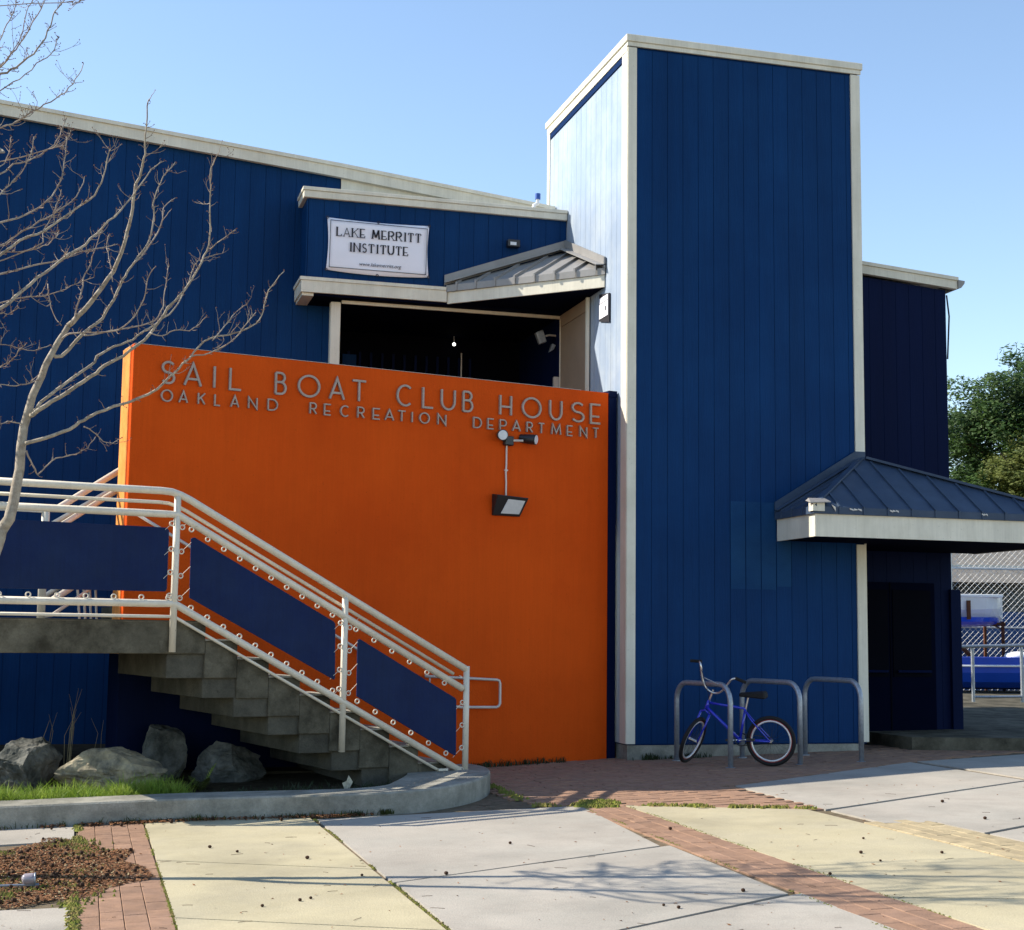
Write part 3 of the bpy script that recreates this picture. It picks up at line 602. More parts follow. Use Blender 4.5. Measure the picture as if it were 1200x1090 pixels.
def serif_word(word, cx, z, h, adv, weight):
    # strokes with serif feet
    wid = {'I': .34, 'M': .95, 'L': .62, 'E': .62, 'A': .82, 'K': .78, 'R': .74, 'T': .72, 'N': .82, 'S': .56, 'U': .76, ' ': .45}
    tot = sum((wid[c_]+.16)*h for c_ in word)*adv; x_ = cx-tot/2
    for c_ in word:
        w_ = wid[c_]*h*adv
        if c_ != ' ':
            mb = MB(); un = Vector((0,-1,0)); org = (0,-.031,0)
            g_ = GL[c_]
            for k, st in enumerate(g_):
                for p, q in zip(st, st[1:]):
                    th = weight if (abs(p[0]-q[0]) < .5 or c_ in 'S') and not (c_ == 'A' and p[0] < q[0] and q[1] == 1) else weight*.42
                    if abs(p[1]-q[1]) < .02: th = weight*.42
                    if c_ == 'S': th = weight*.75
                    P_ = [(x_+.08*h+(w_-.04*h)*a_[0]*.86, z+h*a_[1]) for a_ in (p, q)]
                    mb.ribbon(P_, th, .002+.0002*k, org)
            feet = {'L': [(0,0),(0,1)],'A': [(0,0),(1,0)],'K': [(0,0),(0,1),(1,0),(1,1)],'E': [(0,0),(0,1)],'M': [(0,0),(1,0),(.12,1),(.88,1)],'R': [(0,0),(1,0)],'I': [(.5,0),(.5,1)],'T': [(.5,0)],'N': [(0,0),(0,1),(1,1)],'U': [(0,1),(1,1)],'S': []}[c_]
            for fx, fz in feet:
                X_ = x_+.08*h+(w_-.04*h)*fx*.86; mb.ribbon([(X_-.13*h,z+h*fz),(X_+.13*h,z+h*fz)], weight*.36, .0025, org)
            if c_ in 'LE': mb.ribbon([(x_+.08*h+(w_-.04*h)*.86,z),(x_+.08*h+(w_-.04*h)*.86,z+.22*h)], weight*.5, .0026, org)
            if c_ in 'T':
                for fx in (0,1): mb.ribbon([(x_+.08*h+(w_-.04*h)*fx*.86,z+h),(x_+.08*h+(w_-.04*h)*fx*.86,z+.78*h)], weight*.5, .0026, org)
            mb.build('letter', 'ink', BN)
        x_ += w_+.16*h*adv
serif_word('LAKE MERRITT', .70, .46, .115, 1.0, .021)
serif_word('INSTITUTE', .70, .265, .115, 1.0, .021)
tc = bpy.data.curves.new('web_address', 'FONT'); tc.body = 'www.lakemerritt.org'; tc.size = .066; tc.shear = .25; tc.align_x = 'CENTER'; tc.extrude = .001
to = bpy.data.objects.new('tmp', tc); col.objects.link(to); bpy.context.view_layer.update()
me = bpy.data.meshes.new_from_object(to.evaluated_get(bpy.context.evaluated_depsgraph_get())); bpy.data.objects.remove(to)
me.transform(Matrix.Translation((.71,-.032,.085)) @ Matrix.Rotation(PI/2, 4, 'X')); me.materials.clear(); me.materials.append(M['ink'])
o = bpy.data.objects.new('web_address', me); col.objects.link(o); o.parent = BN

# ------------------------------------------------------------------ stairs (local frame: x = along stair, y = away from viewer)
SB = (3.662, 14.565, 0)
ST = thing('concrete_stairs', 'grey cast concrete stairs with a flat landing, in front of the orange wall', 'stairs', SB, OY)
NT = 1.78; rs, rn = .1665, .31; U0 = -2.66; ZL = 1.508
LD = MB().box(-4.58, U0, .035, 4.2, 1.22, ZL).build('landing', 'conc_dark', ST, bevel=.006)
MB().box(-4.54, U0+.02, .06, 4.1, ZL+.001, ZL+.012).build('landing_topping', 'conc', LD)
for i in range(8):
    a_ = U0+rn*i+.002; zt_ = ZL-rs*(i+1)
    zb_ = max(zt_-.36 if i else zt_-.34, -.1)
    s = MB(); s.box(a_, a_+rn-.002, .045+.004*(i%2), NT, zb_, zt_-.004)
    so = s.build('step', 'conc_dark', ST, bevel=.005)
    MB().box(a_-.004, a_+rn+.018, .03, NT, zt_-.003, zt_+.012).build('tread', 'curb', so)
MB().box(U0+rn*8, -.18, .05, NT, -.1, .09).build('footing', 'conc', ST)
MB().box(-4.56, -4.38, 2.4, 4.0, -.15, 1.219).build('pier', 'conc', ST)
# soffit blocks stepping down behind the visible side
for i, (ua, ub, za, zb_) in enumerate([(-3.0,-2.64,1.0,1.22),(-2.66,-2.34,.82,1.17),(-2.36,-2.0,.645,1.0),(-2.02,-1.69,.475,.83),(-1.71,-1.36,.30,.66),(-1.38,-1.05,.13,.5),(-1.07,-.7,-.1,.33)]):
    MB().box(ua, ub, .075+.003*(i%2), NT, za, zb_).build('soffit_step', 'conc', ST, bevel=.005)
# ------------------------------------------------------------------ stair railing
RL = thing('stair_railing', 'cream painted pipe railing with navy panels along the near side of the stairs', 'railing', SB, OY)
sl_ = -.5372
def zline(z_at_p1, u): return z_at_p1 + (0 if u < -2.98 else sl_*(u+2.98))
UE = -4.62
def rail(name, off, z, r, u1=0.0, bend=True, n=10, ext=None):
    pts_ = [(UE, off, z), (-3.12, off, z)]
    if bend: pts_ += [(-3.03, off, z-.006), (-2.95, off, z-.03), (-2.86, off, z-.07)]
    else: pts_ += [(-2.97, off, z)]
    pts_ += [(u1, off, z+sl_*(u1+2.98)+(.0 if not bend else .0))]
    return MB().tube(pts_, r, n).build(name, 'rail', RL, smooth=True)
rail('top_rail', 0, 2.687-.004, .034, -.006)
rail('handrail', .09, 2.585, .017, -.10)
rail('middle_rail', 0, 2.474, .034, -.04, bend=False)
rail('bottom_rail', 0, 1.668, .034, -.06, bend=False)
rail('toe_rail', -.0, 1.552, .015, -.26, bend=False)
for u_, zb_, zt_ in ((-2.975, 1.235, 2.66), (-1.312, .31, 1.79), (0, .10, 1.115), (-4.585, 1.235, 2.66)):
    MB().tube([(u_, .0, zb_), (u_, .0, zt_)], .031, 12).build('post', 'rail', RL, smooth=True)
for u_ in (-2.975, -1.312, -.06, -4.585):
    MB().tube([(u_, 0, zline(2.60, u_)-.02), (u_+.03, .09, zline(2.585, u_))], .008, 6).build('bracket', 'rail', RL)
MB().box(-.30, -.20, -.03, .03, .105, .125).build('rail_foot', 'rail', RL); MB().box(-.27, -.245, -.02, .02, .05, .105).build('rail_foot', 'rail', RL)
def panel(P4, name='infill_panel'):
    return MB().prism([(p[0], -.008, p[1]) for p in P4], (0,.016,0)).build(name, 'panel', RL, bevel=.003)
panel([(-4.53,1.768),(-3.06,1.775),(-3.045,1.80),(-3.045,2.325),(-3.07,2.352),(-4.53,2.36)])
panel([(-2.835,1.725),(-1.41,.985),(-1.40,1.00),(-1.41,1.51),(-1.43,1.535),(-2.81,2.275),(-2.84,2.262)])
panel([(-1.175,.83),(-.12,.245),(-.105,.255),(-.11,.785),(-.125,.805),(-1.155,1.372),(-1.178,1.36)])
ring = MB().torus((0,0,0), .021, .0065, (0,1,0), 12, 5).build('lace_ring', 'rail', RL, smooth=True); used = False
tie = MB(); 
def put_ring(u_, z_, to_=None):
    global used
    o = ring if not used else ring.copy()
    if used: col.objects.link(o)
    used = True; o.location = (u_, -.012, z_)
    if to_: tie.tube([(u_,-.012,z_), (to_[0],-.004,to_[1])], .0022, 3)
for k in range(7): put_ring(-4.50+k*.245, 1.668+.052)
for k in range(10):   # flights: under the middle rail and above the bottom rail
    u_ = -2.84+k*.155; put_ring(u_, 2.474+sl_*(u_+2.98)-.055); put_ring(u_+.02, 1.668+sl_*(u_+3.0)+.052)
for k in range(6):
    u_ = -1.20+k*.19; put_ring(u_, 2.474+sl_*(u_+2.98)-.055); put_ring(u_+.03, 1.668+sl_*(u_+2.95)+.055)
for u_, s_, zs in ((-2.975, -1, (2.39, 2.16, 1.95, 1.74)), (-2.975, 1, (2.36, 2.14, 1.92, 1.72)), (-1.312, -1, (1.52, 1.30, 1.08, .9)), (-1.312, 1, (1.48, 1.26, 1.05, .86)), (0, -1, (.76, .54, .32, .11))):
    for z_ in zs: put_ring(u_+s_*.048, z_, (u_+s_*.14, z_+.09*(-1 if s_ < 0 else 1)))
tag(tie.build('lacing', 'rail', RL), kind='stuff')

# wall handrail of the stairs, on the orange wall
WH = thing('wall_handrail', 'slim steel handrail on the orange wall ending in a square loop', 'handrail', (6.014, 17.022, 0), OY)
lz = lambda u_: 1.40-(u_+3.524)*.547
pts_ = [(-5.75,-.08,lz(-5.75)), (-2.25,-.08,lz(-2.25)), (-2.12,-.08,.64), (-2.0,-.08,.622), (-1.55,-.08,.617), (-1.515,-.08,.63), (-1.50,-.08,.66), (-1.502,-.08,.88), (-1.515,-.08,.915), (-1.55,-.08,.925), (-2.45,-.08,.968)]
MB().tube(pts_, .0165, 8).build('tube', 'conduit', WH, smooth=True)
MB().tube([(-2.39,-.08,.968), (-2.39,-.08,.90), (-2.39,-.003,.87)], .010, 6).build('bracket', 'steel', WH)
for u_ in (-5.3, -3.9): MB().tube([(u_,-.003,lz(u_)-.12), (u_,-.07,lz(u_)-.10), (u_,-.08,lz(u_)-.01)], .008, 6).build('bracket', 'steel', WH)

# railing of the upper flight, behind the left end of the wall
UF = thing('upper_flight_railing', 'cream pipe railing climbing behind the left end of the orange wall', 'railing', SB, OY)
MB().tube([(-4.6,1.85,2.62),(-3.76,1.85,2.62)], .033, 10).build('top_rail', 'rail', UF, smooth=True)
MB().tube([(-4.6,1.85,2.67),(-4.6,1.85,2.60)], .03, 8).build('rail_end', 'rail', UF)
MB().box(-4.6,-3.78,1.83,1.87,2.575,2.615).build('rail_board', 'trim', UF)
MB().tube([(-3.76,1.85,1.5),(-3.76,1.85,2.64)], .04, 10).build('post', 'rail', UF, smooth=True)
for z_, r_ in ((2.62,.034),(2.42,.03),(1.70,.034),(1.55,.018)):
    MB().tube([(-3.76,1.85,z_),(-3.60,2.1,z_+.02),(-1.9,2.95,z_+1.15)], r_, 8).build('sloping_rail', 'rail', UF, smooth=True)
for z_, r_ in ((2.50,.03),(1.75,.03)):
    MB().tube([(-3.50,3.2,z_),(-1.9,3.9,z_+1.0)], r_, 8).build('sloping_rail', 'rail', UF, smooth=True)
for k in range(4): MB().tube([(-3.28+k*.07,2.3+k*.05,1.52),(-3.32+k*.07,2.3+k*.05,1.9+.05*k)], .012, 6).build('baluster', 'rail', UF)
UFT = thing('upper_flight', 'shaded concrete flight of steps rising behind the orange wall', 'stairs', SB, OY)
for i in range(9): MB().box(-2.65+.3*i, -2.35+.3*i, 2.35, 4.0, 1.2+.18*i, 1.508+.18*(i+1)).build('step', 'conc_dark', UFT)

# ------------------------------------------------------------------ planter curb and bed
def catmull(P_, n=6):
    out = []; P_ = [Vector(p) for p in P_]
    for i in range(len(P_)-1):
        p0 = P_[max(i-1,0)]; p1 = P_[i]; p2 = P_[i+1]; p3 = P_[min(i+2,len(P_)-1)]
        for k in range(n):
            t_ = k/n; out.append(.5*((2*p1)+(-p0+p2)*t_+(2*p0-5*p1+4*p2-p3)*t_*t_+(-p0+3*p1-3*p2+p3)*t_**3))
    return out+[P_[-1]]
outer = catmull([(-4,13.15),(-.6,13.14),(.76,13.12),(1.5,13.0),(2.16,12.88),(2.55,12.87),(2.92,12.98),(3.3,13.28),(3.6,13.68),(3.82,14.2),(3.92,14.72),(3.86,15.15)], 5)
inner = catmull([(-4,13.62),(-.6,13.60),(.76,13.57),(1.5,13.45),(2.1,13.32),(2.4,13.32),(2.65,13.45),(2.8,13.75),(2.95,14.1),(3.05,14.4),(3.1,14.75),(3.2,15.15)], 5)
CB = thing('planter_curb', 'low curved concrete curb rounding the planting bed at the foot of the stairs', 'curb', (1.5,13.1,gz(1.5)))
cuts = [0, 8, 17, 24, 33, 40, 47, len(outer)-1]; CH = .182
for a_, b_ in zip(cuts, cuts[1:]):
    mb = MB()
    idx = list(range(a_, b_+1)); vs = []
    for q in idx:
        o1, i1 = outer[q], inner[q]; e1 = o1+(i1-o1)*.0
        d_ = (i1-o1).normalized()*.012
        vs += [(o1.x,o1.y,gz(o1.x)-.1),(o1.x,o1.y,gz(o1.x)+CH-.014),(o1.x+d_.x,o1.y+d_.y,gz(o1.x)+CH),(i1.x,i1.y,gz(i1.x)+CH),(i1.x,i1.y,gz(i1.x)-.1)]
    if a_: 
        pass
    vs = [(x_-1.5, y_-13.1, z_-gz(1.5)) for x_, y_, z_ in vs]; fs = []
    for q in range(len(idx)-1):
        for j in range(4): fs.append((q*5+j, q*5+j+1, q*5+j+6, q*5+j+5))
    fs += [(0,1,2,3,4), tuple((len(idx)-1)*5+j for j in range(5))]
    mb.add(vs, fs).build('curb_section', 'curb', CB)
soil = MB(); n_ = len(inner); vs = []
for p in inner: vs.append((p.x, p.y, gz(p.x)+.06)); vs.append((p.x*.9+.05, 16.6, gz(p.x)+.14))
tag(soil.add(vs, [(2*i,2*i+2,2*i+3,2*i+1) for i in range(n_-1)]).build('planter_bed', 'soil'), kind='structure')
s2 = MB().box(-9,3.3,15.6,19.7,-.15,.02); tag(s2.build('bed_under_landing', 'soil'), kind='structure')

# rocks
def rock(label, c, s, m, seed, rz=0, cuts_=7, blocky=False):
    rnd = random.Random(seed); bm = bmesh.new(); bmesh.ops.create_icosphere(bm, subdivisions=5, radius=1)
    planes = [(Vector((rnd.uniform(-1,1), rnd.uniform(-1,1), rnd.uniform(-.6,1))).normalized(), rnd.uniform(.50,.80)) for _ in range(cuts_+9)]
    if blocky: planes = [(Vector((1,.05,.12)).normalized(), .70), (Vector((-1,.1,.2)).normalized(), .68), (Vector((0,-1,.1)).normalized(), .66), (Vector((.15,-.1,1)).normalized(), .74), (Vector((-.6,-.6,.5)).normalized(), .82)]
    for v_ in bm.verts:
        p = v_.co.copy()
        for n_, d_ in planes:
            k = p.dot(n_)
            if k > d_: p -= n_*(k-d_)*.98
        p += p.normalized()*(.07*noise.fractal(p*2.6+Vector((seed,0,0)), .8, 2.1, 5)+.035*abs(noise.noise(Vector((p.x*3,p.y*3,p.z*11))+Vector((0,seed,0)))))
        v_.co = Vector((p.x*s[0], p.y*s[1], p.z*s[2]))
    me = bpy.data.meshes.new('boulder'); bm.to_mesh(me); bm.free(); me.materials.append(M[m])
    o = bpy.data.objects.new('boulder', me); col.objects.link(o); o.location = c; o.rotation_euler = (0,0,rz)
    return tag(o, label, 'rock', 'boulders in the planting bed')
rock('dark craggy boulder, leftmost, leaning behind the pale sunlit one', (-.45,15.15,.17), (.40,.35,.35), 'rock_b', 14, .3)
rock('long low boulder with its left half in sunlight, behind the grass', (.27,14.72,.15), (.55,.34,.27), 'rock', 11, -.06)
rock('small upright blocky grey boulder standing under the landing', (.80,15.45,.24), (.27,.25,.30), 'rock_b', 9, .1, 2, True)
rock('large shaded grey boulder, rightmost, below the concrete steps', (1.42,15.35,.13), (.43,.34,.29), 'rock_b', 31, .25)

# grass and weeds
def blades(name, n, area, h, w, m, label, cat=None, lean=.5, zf=None, seed=1, kind='stuff'):
    rnd = random.Random(seed); mb = MB()
    for _ in range(n):
        x_, y_ = area(rnd); z_ = (zf(x_, y_) if zf else gz(x_)+.06)
        hh = h*rnd.uniform(.35,1.0)*(.62+.75*abs(noise.noise(Vector((x_*4,y_*4,seed))))); a_ = rnd.uniform(0,2*PI); la = rnd.uniform(0,lean)*hh; dx, dy = math.cos(a_)*la, math.sin(a_)*la
        b_ = rnd.uniform(0,2*PI); wx, wy = math.cos(b_)*w/2, math.sin(b_)*w/2
        mb.add([(x_-wx,y_-wy,z_),(x_+wx,y_+wy,z_),(x_+dx*.4+wx*.8,y_+dy*.4+wy*.8,z_+hh*.6),(x_+dx*.4-wx*.8,y_+dy*.4-wy*.8,z_+hh*.6),(x_+dx,y_+dy,z_+hh)], [(0,1,2,3),(3,2,4)])
    o = mb.build(name, m); return tag(o, label, cat, kind=kind)
blades('grass', 9500, lambda r: (lambda q: (q[0]+r.gauss(0,.06), max(13.64, q[1]+r.gauss(0,.05))))((lambda k: (-1.6+2.5*((k*37)%97)/97, 13.66+.55*(((k*53)%89)/89)**1.6))(r.randrange(70))) if r.random() < .62 else (r.uniform(-1.6,.9), 13.64+abs(r.gauss(0,.25))), .27, .009, 'grass', 'bright green grass growing behind the curb beside the boulders', 'grass', .95)
blades('weeds', 1500, lambda r: (r.uniform(.9,2.9), 13.6+abs(r.gauss(0,.35))+max(0,(2.2-r.random()*2))*0), .13, .012, 'ivy', 'dark weeds in the shaded part of the planting bed', 'weeds', .8, seed=4)
blades('wall_weeds', 700, lambda r: ((lambda t_: (6.014-t_*math.cos(OY)+.02, 17.022-t_*math.sin(OY)-abs(r.gauss(0,.05))-.02))(r.choice([r.uniform(.6,1.4), r.uniform(1.4,2.6), r.gauss(1.9,.2), r.gauss(2.4,.15)]))), .10, .01, 'ivy', 'low dark weeds along the foot of the orange wall', 'weeds', .9, zf=lambda x_,y_: gz(x_), seed=5)
blades('foundation_weeds', 260, lambda r: (r.choice([r.gauss(6.42,.06), r.gauss(6.85,.10), r.uniform(6.3,7.2)]), 16.66-abs(r.gauss(0,.02))), .09, .012, 'ivy', 'small weeds at the tower foundation', 'weeds', .7, zf=lambda x_,y_: gz(x_), seed=6)
def curb_area(r):
    q = r.choice([r.uniform(4,9), r.gauss(17,.7), r.gauss(21,.6), r.gauss(11,.8), r.gauss(25,.4), r.uniform(5,26)]); q = max(0, min(len(outer)-2, q)); i = int(q); p = outer[i].lerp(outer[i+1], q-i)
    return p.x, p.y-.01-abs(r.gauss(0,.02))
blades('curb_weeds', 420, curb_area, .075, .009, 'weed', 'scruffy weeds in the crack below the planter curb', 'weeds', .9, zf=lambda x_,y_: gz(x_), seed=8)
# fern, stalks, scrap
def frond(mb, base, d, L_, n=12):
    base = Vector(base); d = Vector(d).normalized(); s_ = d.cross(Vector((0,0,1))).normalized(); pr = []
    for i in range(n+1):
        t_ = i/n; pr.append(base+d*L_*t_+Vector((0,0,-.25*L_*t_*t_)))
    mb.tube(pr, [.004*(1-i/n)+.001 for i in range(n+1)], 4)
    for i in range(1, n):
        l = L_*.22*math.sin(PI*(i/n)**.7)
        for sg in (-1,1): mb.add([pr[i], pr[i]+d*.02, pr[i]+s_*sg*l+d*l*.5], [(0,1,2)])
fb = thing('fern', 'small fern with one upright frond coloured as if lit before the shaded boulder', 'fern', (1.12,14.6,gz(1.1)+.08))
for a_, el, L_, m_ in ((.2,1.2,.38,'grass'),(-1.2,.9,.26,'weed'),(2.2,.8,.28,'weed'),(1.2,.7,.22,'weed'),(3.1,.9,.25,'weed'),(-2.3,.6,.25,'weed')):  # sunlight on the upright frond given by the bright grass colour
    mb = MB(); frond(mb, (0,0,0), (math.cos(a_)*math.cos(el), math.sin(a_)*math.cos(el), math.sin(el)), L_); mb.build('frond', m_, fb)
mb = MB(); rnd = random.Random(5)
for _ in range(16):
    x_ = rnd.uniform(-.6,.9) if rnd.random() < .5 else rnd.gauss(-.1,.12); y_ = rnd.uniform(15.8,16.6)
    h_ = rnd.uniform(.25,.6); mb.tube([(x_,y_,.02),(x_+rnd.uniform(-.02,.06),y_,h_*.6+.2),(x_+rnd.uniform(-.02,.1),y_,h_+.25)], [.004,.003,.0015], 4)
tag(mb.build('dry_stalks', 'straw'), 'dry straw coloured stalks standing behind the boulders', 'weeds', kind='stuff')
t = MB(); frag = [(0,0,0),(.05,.01,.01),(.06,.0,.06),(.09,.02,.11),(.05,.02,.17),(.03,.0,.12),(-.01,.01,.10),(.01,0,.05)]
t.prism([(2.33+p[0], 13.80+p[1], gz(2.3)+.08+p[2]) for p in frag], (0,.008,.0)); tag(t.build('litter_scrap', 'paper'), 'pale crumpled scrap lying in the dark end of the planting bed', 'litter')

# moss lines along joints and leaf litter
def moss(segs, n, m, name, label, sz=.018, hgt=.012, seed=2, wob=.012, kind='stuff', cat='moss'):
    rnd = random.Random(seed); mb = MB()
    for _ in range(n):
        (x0,y0),(x1,y1) = rnd.choice(segs); t_ = rnd.random(); x_ = x0+(x1-x0)*t_+rnd.gauss(0,wob); y_ = y0+(y1-y0)*t_+rnd.gauss(0,wob)
        if noise.noise(Vector((x_*2.3,y_*1.7,seed))) < -.12: continue
        s_ = sz*rnd.uniform(.4,1.3); a_ = rnd.uniform(0,PI); z_ = gz(x_)-.004
        c_, q_ = math.cos(a_)*s_, math.sin(a_)*s_
        mb.add([(x_+c_,y_+q_,z_),(x_-q_,y_+c_,z_),(x_-c_,y_-q_,z_),(x_+q_,y_-c_,z_),(x_+rnd.gauss(0,.004),y_,z_+hgt*rnd.uniform(.5,1.5))], [(0,1,4),(1,2,4),(2,3,4),(3,0,4)])
    return tag(mb.build(name, m), label, cat, kind=kind)
moss([((.01,8),(.01,13.1))], 1200, 'moss', 'joint_moss', 'green moss along the left edge of the left brick band', .026, .016, 2, .018)
moss([((.543,8),(.543,13.1)),((1.907,7.5),(1.925,12.8)),((4.49,7),(4.63,12.6)),((4.04,7),(4.24,12.7))], 2600, 'moss', 'slab_joint_moss', 'thin moss in the joints between slabs and brick bands', .011, .007, 3, .006)
moss([((4.75,12.55),(6.0,11.75)),((3.9,12.9),(4.6,12.78)),((4.2,12.72),(4.5,12.5)),((4.2,13.0),(4.6,12.9)),((5.1,12.3),(5.5,12.05)),((3.9,13.4),(3.95,14.9))], 1700, 'moss', 'apron_moss', 'mossy tufts along the front edge of the brick apron', .024, .025, 5, .03)
def flakes(name, n, area, m, label, s=.02, seed=9, cat='leaf litter'):
    rnd = random.Random(seed); mb = MB()
    for _ in range(n):
        x_, y_, k = area(rnd); z_ = gz(x_)+.004+rnd.random()*.03*k; s_ = s*rnd.uniform(.4,1.4); a_ = rnd.uniform(0,PI); c_, q_ = math.cos(a_)*s_, math.sin(a_)*s_
        t1, t2 = rnd.uniform(-.6,.6)*s_, rnd.uniform(-.6,.6)*s_
        mb.add([(x_+c_,y_+q_,z_+t1),(x_-q_*.45,y_+c_*.45,z_+t2*.4),(x_-c_,y_-q_,z_-t1*.2),(x_+q_*.5,y_-c_*.5,z_+.003)], [(0,1,2,3)])
    return tag(mb.build(name, m), label, cat, kind='stuff')
def pile(r):
    while True:
        x_ = r.gauss(-.15,.5); y_ = r.gauss(10.75,.9)
        d_ = math.hypot((x_+.25)/.68, (y_-10.8)/1.38)+.35*noise.noise(Vector((x_*3,y_*2.5,4)))
        if d_ < 1.0 and (x_ < .02 or r.random() < .8): return x_, y_, max(0, 1-d_)
flakes('leaf_litter', 14000, pile, 'litter', 'brown pile of dead leaves and twigs over the left brick band', .016)
def curb_line(r):
    p = outer[max(0, min(len(outer)-1, int(r.choice([r.uniform(6,18), r.gauss(9,2), r.gauss(20,1.2)]))))]
    return p.x+r.uniform(-.1,.1), p.y-abs(r.gauss(0,.06)), .6
flakes('leaf_litter', 1600, curb_line, 'litter', 'line of dead leaves against the foot of the planter curb', .014, 10)
flakes('leaf_litter', 260, lambda r: (r.uniform(-.5,8.5), 7.2+6*r.random()**1.2, 0), 'litter', 'bits of dead leaf and twig scattered over the slabs', .011, 11)
moss([((-.9,9.9),(.0,9.75)),((-.9,10.8),(.0,10.7)),((-.02,9.4),(-.02,12.2)),((-1,10.3),(-.2,10.3)),((-1,11.6),(.1,11.5)),((-.3,9.9),(-.1,12))], 6500, 'moss', 'pile_moss', 'yellow green moss showing through the leaf pile', .016, .022, 7, .09)
flakes('leaf_litter', 9000, pile, 'cone', 'dark decayed bits mixed into the leaf pile', .012, 15)
flakes('leaf_litter', 3500, pile, 'straw', 'pale dry bits on top of the leaf pile', .010, 16)
tws = MB(); rnd = random.Random(12)
for _ in range(230):
    if rnd.random() < .45: x_, y_, k = pile(rnd)
    else: x_, y_, k = rnd.uniform(-.5,8.5), 7.2+6*rnd.random()**1.2, 0
    a_ = rnd.gauss(0,.6); l_ = rnd.uniform(.02,.11); z_ = gz(x_)+.004+.02*k
    tws.tube([(x_,y_,z_),(x_+math.cos(a_)*l_*.5,y_+math.sin(a_)*l_*.5,z_+.001),(x_+math.cos(a_)*l_,y_+math.sin(a_)*l_+rnd.gauss(0,.004),z_)], .0014, 3)
tag(tws.build('fallen_twigs', 'cone'), 'thin dark twigs fallen on the slabs and the leaf pile', 'twigs', kind='stuff')
balls = MB(); rnd = random.Random(31); B_ = []
for _ in range(120):
    x_, y_, k = pile(rnd); B_.append((x_, y_, .015+.02*k))
for _ in range(50): p = outer[int(rnd.uniform(6,24))]; B_.append((p.x, p.y-abs(rnd.gauss(0,.07))-.02, .015))
for x_, y_, k in B_: sphere(balls, (x_, y_, gz(x_)+k), rnd.uniform(.009,.017), 6, 4)
tag(balls.build('seed_balls', 'cone'), 'dark round seed balls mixed through the leaf pile', 'seed balls', kind='stuff')
sb0 = MB(); sphere(sb0, (0,0,.014), .018, 8, 6, .8); s0 = sb0.build('seed_ball', 'cone')
first = True
for x_, y_ in [(.95,11.4),(1.12,11.1),(1.55,10.6),(1.28,9.0),(1.35,9.05),(1.05,8.9),(3.05,10.75),(1.78,9.75),(2.3,9.6),(5.5,10.0),(5.15,9.4),(5.1,9.05),(5.65,9.2),(3.8,8.35),(3.25,8.0),(3.2,8.1),(6.9,10.6),(4.55,8.7),(5.9,8.5),(4.4,11.0),(7.2,11.7)]:
    o = s0 if first else s0.copy()
    if not first: col.objects.link(o)
    first = False; o.location = (x_, y_, gz(x_)); o.rotation_euler = (0,0,rnd.uniform(0,6)); s_ = rnd.uniform(.5,.9); o.scale = (s_,s_,s_)
    on = ('yellow slab left of the grey one', 'left') if x_ < 1.9 else ('grey slab between the two brick bands', 'middle') if x_ < 4.0 else ('right hand red brick band', 'band') if x_ < 4.6 else ('large yellow slab on the right', 'right') if x_ < 6 else ('far grey slab before the bike hoops', 'far')
    tag(o, 'small dark seed ball lying loose on the '+on[0], 'seed ball', 'loose seed balls on the '+on[0])
t = thing('ground_spotlight', 'small tipped over ground spotlight lying in the leaf pile', 'light', (-.28,10.05,gz(-.28)+.02))
t.scale = (.62,.62,.62)
MB().tube([(-.30,-.02,.01),(.12,-.02,.01)], .014, 6).build('stake', 'steel', t)
MB().tube([(-.05,0,.06),(-.04,0,.062),(-.02,0,.065),(.05,0,.065),(.075,0,.065)], [.015,.04,.056,.060,.062], 14).build('shade', 'glass', t, smooth=True)
MB().torus((.078,0,.065), .056, .010, (1,0,0), 16, 6).build('bezel', 'steel', t, smooth=True)
MB().tube([(.0785,.0,.065),(.081,0,.065)], [.048,.046], 12).build('lens', 'black', t)

# ------------------------------------------------------------------ bike rack
rk0 = None
for i, (xb, yb_, xf, yf, lab) in enumerate([(6.64,16.4,6.85,15.36,'galvanised bike hoop with the blue bicycle leaning through it, nearest the wall corner'), (7.47,16.42,7.69,15.42,'galvanised bike hoop between the other two, behind the bicycle saddle'), (8.27,16.4,8.45,15.26,'galvanised empty bike hoop, the one before the tower right corner trim')]):
    d = Vector((xf-xb, yf-yb_, 0)); Ld = d.length; zb0 = gz(xb); HT = .90
    if rk0 is None:
        t = rk0 = thing('bike_hoop', lab, 'bike rack', (xb,yb_,zb0), math.atan2(d.y,d.x), 'galvanised bike hoops by the tower')
        P_ = [(0,0,-.05),(0,0,HT-.2)]+[(.2-.2*math.cos(a_*PI/12), 0, HT-.2+.2*math.sin(a_*PI/12)) for a_ in range(1,7)]
        P_ += [(1.06-.2+.2*math.sin(a_*PI/12), 0, HT-.2+.2*math.cos(a_*PI/12)) for a_ in range(0,7)]+[(1.06,0,-.05)]
        MB().tube(P_, .030, 12).build('hoop_tube', 'steel', t, smooth=True)
        for x_ in (0, 1.06): MB().tube([(x_,0,-.01),(x_,0,.008)], .055, 12).build('foot_flange', 'steel', t)
    else:
        t = copy_tree(rk0); t['label'] = lab; t.location = (xb,yb_,zb0); t.rotation_euler = (0,0,math.atan2(d.y,d.x))

